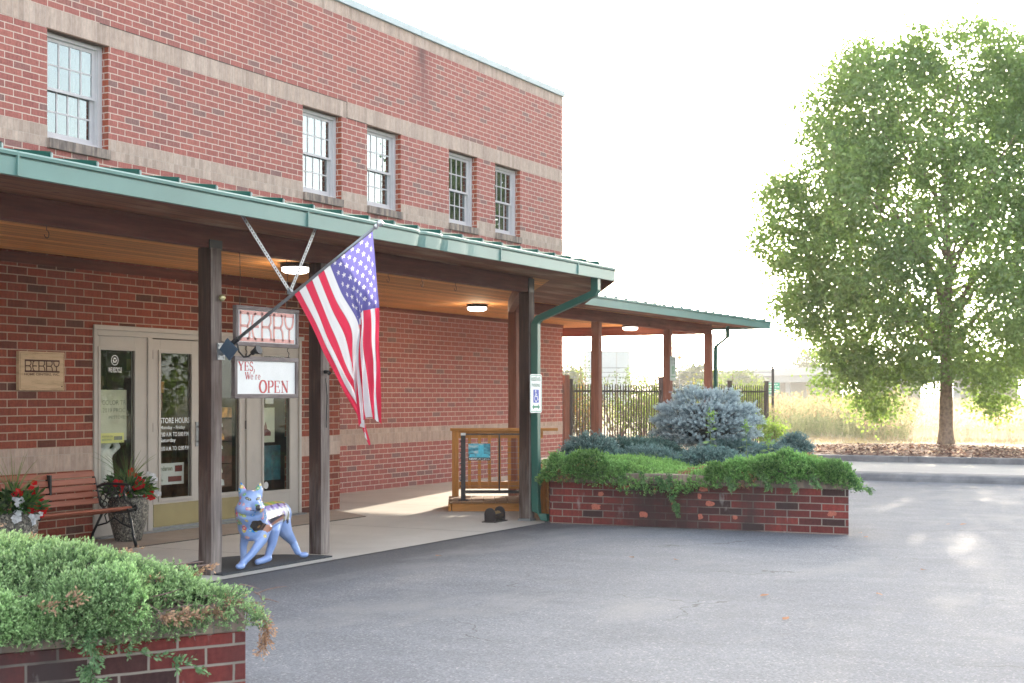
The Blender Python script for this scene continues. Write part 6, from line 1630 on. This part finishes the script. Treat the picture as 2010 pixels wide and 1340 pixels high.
shl = [(1120, 39, 2.1, .9, 'rusty leaved shrub behind the fence next to the brick corner', RS, OL, False), (1150, 41, 2.6, .8, 'thin twiggy shrub behind the fence left of the first cedar post', YG, OL, True),
       (1212, 43, 2.9, 1.3, 'tall sparse yellow green shrub behind the gate', YG, OL, True), (1262, 42, 2.5, 1.0, 'yellow green shrub behind the gate post', YG, (.2, .3, .06), False),
       (1283, 45, 3.4, .5, 'single wispy sapling behind the far fence post', OL, YG, True), (1340, 44, 1.9, 1.2, 'low pale shrub behind the parking sign post', YG, (.25, .28, .10), False),
       (1425, 43, 2.6, 1.3, 'rounded green shrub behind the blue spruce', (.11, .20, .045), YG, False), (1375, 45, 2.2, .9, 'yellow shrub left of the last cedar post', (.32, .26, .06), YG, False),
       (1470, 44, 2.0, .9, 'small shrub at the right end of the fence', YG, (.22, .3, .06), False)]
for i, (px, D, h, r, l, a_, b_, th_) in enumerate(shl):
    X_, Y_ = at(px, D); shrub(X_, Y_, h, r, l, 50+i, a_, b_, thin=th_, leafs=1500 if th_ else 2800, leaf=.075)
X_, Y_ = at(1508, 37); shrub(X_, Y_, .85, .38, 'bright green vine shrub at the foot of the last fence post', 77, (.13, .22, .05), (.22, .33, .08), leafs=1100, leaf=.09)

M_GRASS = tint_mat('grass_blades', .45, spec=0, tmul=(1.15, 1.1, .85))
# field of tall weeds and seed-head grass: nobody could count it
def stems(n, xr, yr, hfun, col_a, col_b, w_, lean=.25, seedc=None, zb=.2, name='tall_grass', label=None, bushy=0, keep=None):
    g = np.random.default_rng(n+7); x = g.uniform(*xr, n); y = g.uniform(*yr, n)
    if keep is not None: k = keep(x, y); x, y = x[k], y[k]; n = len(x)
    h = hfun(x, y)*g.uniform(.6, 1.15, n)
    p0 = np.stack([x, y, np.full(n, zb)], 1); dirn = unit(np.stack([g.normal(0, lean, n), g.normal(0, lean, n), np.ones(n)], 1)); p1 = p0+dirn*h[:, None]
    sd_ = unit(np.stack([g.normal(size=n), g.normal(size=n), np.zeros(n)], 1))*w_
    V = np.stack([p0-sd_, p0+sd_, p1+sd_*.5, p1-sd_*.5], 1).reshape(-1, 3); F = np.arange(4*n).reshape(-1, 4)
    m = g.uniform(size=(n, 1)); T = np.array(col_a)*(1-m)+np.array(col_b)*m
    Vs, Fs, Ts = [V], [F], [T]; off = 4*n
    if seedc is not None:
        k = 3; c = np.repeat(p1-dirn*(h[:, None]*.12), k, 0)+g.normal(0, .03, (n*k, 3)); V2, F2 = leaf_quads(c, unit(np.repeat(dirn, k, 0)+g.normal(0, .5, (n*k, 3))), .14, .035)
        Vs.append(V2); Fs.append(F2+off); Ts.append(np.array(seedc)*g.uniform(.7, 1.2, (n*k, 1))); off += len(V2)
    if bushy:
        k = bushy; c = np.repeat(p0, k, 0)+np.repeat(dirn*h[:, None], k, 0)*g.uniform(.1, 1, (n*k, 1)); V2, F2 = leaf_quads(c, unit(g.normal(size=(n*k, 3))), .13*g.uniform(.6, 1.3, n*k), .04)
        m = g.uniform(size=(n*k, 1)); Vs.append(V2); Fs.append(F2+off); Ts.append(np.array(col_a)*(1-m)+np.array(col_b)*m)
    arr_mesh(name, np.concatenate(Vs), np.concatenate(Fs), M_GRASS, tint=np.concatenate(Ts), label=label, cat='grass', kind='stuff')
ang = lambda x, y: 1005+2792*np.tan(np.arctan2(x*ST-y*CT, x*CT+y*ST))
edge1 = lambda x, y: x > 41.5+.9*np.sin(y*.6)+.5*np.sin(y*1.7)
stems(9000, (40.5, 66), (4, 18), lambda x, y: 1.15+.25*np.sin(x*.8)*np.sin(y*.7)+.15*np.sin(y*2.1), (.24, .29, .18), (.38, .38, .30), .008, seedc=(.42, .34, .26), name='weed_patch', label='rough patch of tall pale green weeds in the field left of the tree', bushy=5, keep=lambda x, y: edge1(x, y) & (ang(x, y) < 1780) & (ang(x, y) > 1380))
stems(17000, (41, 75), (-14, 14), lambda x, y: .62+.12*np.sin(x*.6+y)+.1*np.sin(y*1.3), (.42, .32, .27), (.50, .43, .36), .006, seedc=(.64, .48, .44), name='seed_grass', label='pinkish dry seed grass in the field behind the tree trunk', keep=lambda x, y: edge1(x, y) & (ang(x, y) > 1690) & (ang(x, y) < 2500))
stems(9000, (37, 43.5), (-6, 14), lambda x, y: .10+0*x, (.32, .27, .16), (.42, .35, .22), .006, lean=.6, name='mown_grass', label='short dry mown grass between the mulch and the field')
stems(9000, (66, 160), (-60, 60), lambda x, y: 1.0+0*x, (.38, .37, .26), (.46, .42, .32), .03, seedc=(.5, .42, .3), name='far_grass', label='far pale grass stretching to the overpass')
# bark chips and dead leaves on the bed
g_ = np.random.default_rng(5); n = 5200; x = 29.9+g_.uniform(0, 1, n)**.9*4.6; y = g_.uniform(-6, 11, n); k = x < 33.0+1.9*np.exp(-((y-7)/2.5)**2); x, y = x[k], y[k]; n = len(x)
z = .255+.02*np.sin(x*.7)*np.cos(y*.9)+.10*np.exp(-(((x-35.2)/2.6)**2+((y-7)/3.0)**2)); D = unit(g_.normal(size=(n, 3))*np.array([1, 1, .35]))
V, F = leaf_quads(np.stack([x, y, z+.01], 1), D, .085*g_.uniform(.5, 1.3, n), .04); pal = np.array([(.10, .05, .035), (.20, .11, .08), (.30, .20, .15), (.55, .42, .30), (.06, .035, .03)])
arr_mesh('bark_chips', V, F, M_PETAL, tint=pal[g_.integers(0, 5, n)], label='loose bark chips and dead leaves over the mulch bed', cat='mulch', kind='stuff')
# a few fallen leaves on the asphalt
fl = [(1500, 1170), (1727, 1168), (1542, 1216), (1330, 1100), (1868, 944), (1860, 1030), (1890, 1030), (862, 1092), (1815, 1120), (1700, 1055), (1688, 1047), (1240, 1095)]
lfs = []
for i, (px, py) in enumerate(fl):
    D_ = 1.5*2792/(py-776); X_, Y_ = at(px, D_); r_ = random.Random(i)
    mb = MB(); a = r_.uniform(0, 6.28); c, s_ = math.cos(a), math.sin(a); q = [(-.035, 0, .004), (-.01, .02, .014), (.02, .016, .008), (.04, 0, .016), (.018, -.018, .01), (-.012, -.016, .005)]
    mb.add([(X_+a_*c-b_*s_, Y_+a_*s_+b_*c, z_) for a_, b_, z_ in q], [(0, 1, 2, 3, 4, 5)])
    o = mb.build('fallen_leaf', plain('dead_leaf', (.42, .20, .10), .9), None, loc=(X_, Y_, 0)); o['category'] = 'leaf'; o['group'] = 'fallen leaves on the parking lot'; o['label'] = ['curled leaf on open asphalt, left of the pair in the sunny patch', 'curled leaf at the sunny patch right of the foreground', 'lowest fallen leaf in the middle of the asphalt', 'fallen leaf just in front of the flaking planter', 'fallen leaf lying against the low kerb', 'left leaf of the far pair on the asphalt', 'right leaf of the far pair on the asphalt', 'fallen leaf near the walkway edge by the posts', 'leaf on the asphalt between the planter and the right edge', 'outer of two leaves at the planter corner', 'inner of two leaves at the planter corner', 'leaf at the middle of the planter front'][i]

# ================================================================== FAR THINGS
def far_thing(name, label, cat, px, D): 
    X_, Y_ = at(px, D); return thing(name, label, cat, (X_, Y_, 0)), Vector((X_, Y_, 0))
vw, rw = Vector((CT, ST, 0)), Vector((ST, -CT, 0))
M_FARW = plain('far_building_wall', (.46, .50, .52), .8, 0, .6, .1, .05); M_OVP = plain('overpass_concrete', (.34, .34, .33), .9, 0, .4, .15, .05)
t, c = far_thing('distant_building', 'pale grey boxy building far behind the shrubs under the porch', 'building', 1196, 105)
mb = MB(); mb.fbox(c, rw, vw, k3, -1.55, 1.55, 0, 8, 0, 4.72); mb.build('wall', M_FARW, t); mb = MB(); mb.fbox(c, rw, vw, k3, -1.58, 1.58, -.03, 8.03, 4.72, 4.8); mb.build('roof_edge', M_OVP, t)
mb = MB(); mb.fbox(c, rw, vw, k3, .5, .56, -.02, 0, 1, 4.72); mb.fbox(c, rw, vw, k3, -.6, -.54, -.02, 0, 1, 4.72); mb.build('panel_joint', M_OVP, t)
t, c = far_thing('warning_sign', 'orange diamond road sign in the sky between the two far cedar posts', 'sign', 1334, 120)
mb = MB(); mb.extr([(0, -.26), (.26, 0), (0, .26), (-.26, 0)], c+k3*4.68, rw, k3, -vw, .02); mb.build('diamond', plain('orange_sign', (.75, .30, .06), .6), t); mb = MB(); mb.tube([tuple(c+vw*.03), tuple(c+k3*4.6+vw*.03)], .02, 6); mb.build('sign_post', M_GREYM, t)
mb = MB(); mb.fbox(c+k3*4.68-vw*.03, rw, vw, k3, -.12, .12, 0, .005, -.02, .02); mb.build('symbol', M_BLACK, t)
t, c = far_thing('highway_sign', 'green highway sign beyond the end of the fence', 'sign', 1518, 100)
mb = MB(); mb.fbox(c, rw, vw, k3, -.5, .45, 0, .04, 1.58, 2.40); mb.build('panel', plain('highway_green', (.01, .30, .18), .5), t)
mb = MB()
for k, (w_, z) in enumerate([(.30, 2.25), (.34, 2.08), (.26, 1.91), (.32, 1.74)]):
    for q in range(5): mb.fbox(c, rw, vw, k3, -.4+q*w_*.5, -.4+q*w_*.5+w_*.32, -.01, 0, z, z+.05)
mb.build('lettering', M_WHITE, t); mb = MB()
for s_ in (-.35, .3): mb.tube([tuple(c+rw*s_+vw*.06), tuple(c+rw*s_+vw*.06+k3*2.3)], .04, 6)
mb.build('sign_post', M_GREYM, t)
# overpass
t, c = far_thing('overpass', 'long grey concrete highway overpass across the field behind the tree', 'bridge', 1500, 190)
o0 = Vector((*at(1380, 215), 0)); o1 = Vector((*at(2300, 130), 0)); od = (o1-o0).normalized(); on = Vector((-od.y, od.x, 0)); OL_ = (o1-o0).length
mb = MB(); mb.fbox(o0, od, on, k3, 0, OL_, 0, 10, 3.3, 4.3); mb.build('deck', M_OVP, t)
mb = MB(); mb.fbox(o0, od, on, k3, 0, OL_, -.25, 0, 4.2, 5.2); mb.build('parapet', plain('parapet_pale', (.42, .42, .42), .9), t)
for s_ in (22, 40, 58, 76, 94):
    mb = MB(); mb.fbox(o0, od, on, k3, s_, s_+1.2, 1, 9, 0, 3.3); mb.build('pier', M_OVP, t)
mb = MB(); mb.extr([(0, 0), (18, 0), (12, 3.3), (0, 3.3)], o0+on*.5, od, k3, on, 9); mb.build('abutment', M_OVP, t)
# distant trees as backdrop
def far_tree(px, D, h, r, label, seed, a_=(.07, .10, .045), b_=(.12, .15, .06)):
    X_, Y_ = at(px, D); deciduous('distant_tree', label, X_, Y_, 0, h, lambda z: r*math.sin(max(.02, min(1, (z/h)))*math.pi)**.6, int(90*r/3), 36, .5, .2, a_, b_, z_crown=h*.12, seed=seed, cr=1.1, fill=.2)
for i, (px, D, h, r) in enumerate([(1115, 150, 4.4, 3.2), (1365, 170, 4.9, 3.4), (1440, 185, 4.8, 4.0), (1600, 230, 9.5, 5)]):
    far_tree(px, D, h, r, ['far hazy tree beside the brick corner above the fence', 'far hazy tree left of the last cedar post', 'far hazy tree beyond the fence end', 'far hazy tree behind the overpass'][i], 90+i)

# trees across the lot, behind and right of the camera: the shop glass mirrors them
for i, (x, y, h, r) in enumerate([(34, -26, 9, 4.2), (24, -34, 10, 4.6), (46, -22, 8, 3.6), (14, -38, 11, 5), (4, -40, 9, 4.5)]):
    deciduous('tree', ['green tree mirrored in the door glass, first past the lot', 'second tree across the lot', 'small tree across the lot by the drive', 'tall tree across the lot', 'tree across the lot behind the camera'][i], x, y, -.05, h, lambda z: r*math.sin(max(.02, min(1, z/h))*math.pi)**.6, 110, 50, .38, .2, (.07, .11, .035), (.14, .2, .05), z_crown=1.0, seed=200+i, cr=.9, fill=.2)
sheet('lawn', [(-30, -200), (200, -200), (200, -18), (-30, -18)], .01, M_DRY)

# ================================================================== AIR
hz, nth = newmat('haze_air'); nth.nodes.remove(nth.nodes['Principled BSDF'])
pv = nd(nth, 'ShaderNodeVolumePrincipled', {'Color': (.98, .96, .92, 1), 'Density': .0008, 'Anisotropy': .2}); nth.links.new(pv.outputs[0], nth.nodes['Material Output'].inputs['Volume'])
mb = MB(); mb.box(-399, 1499, -699, 899, -1.1, 12.0); mb.build('haze', hz, kind='stuff', uvmode=False)
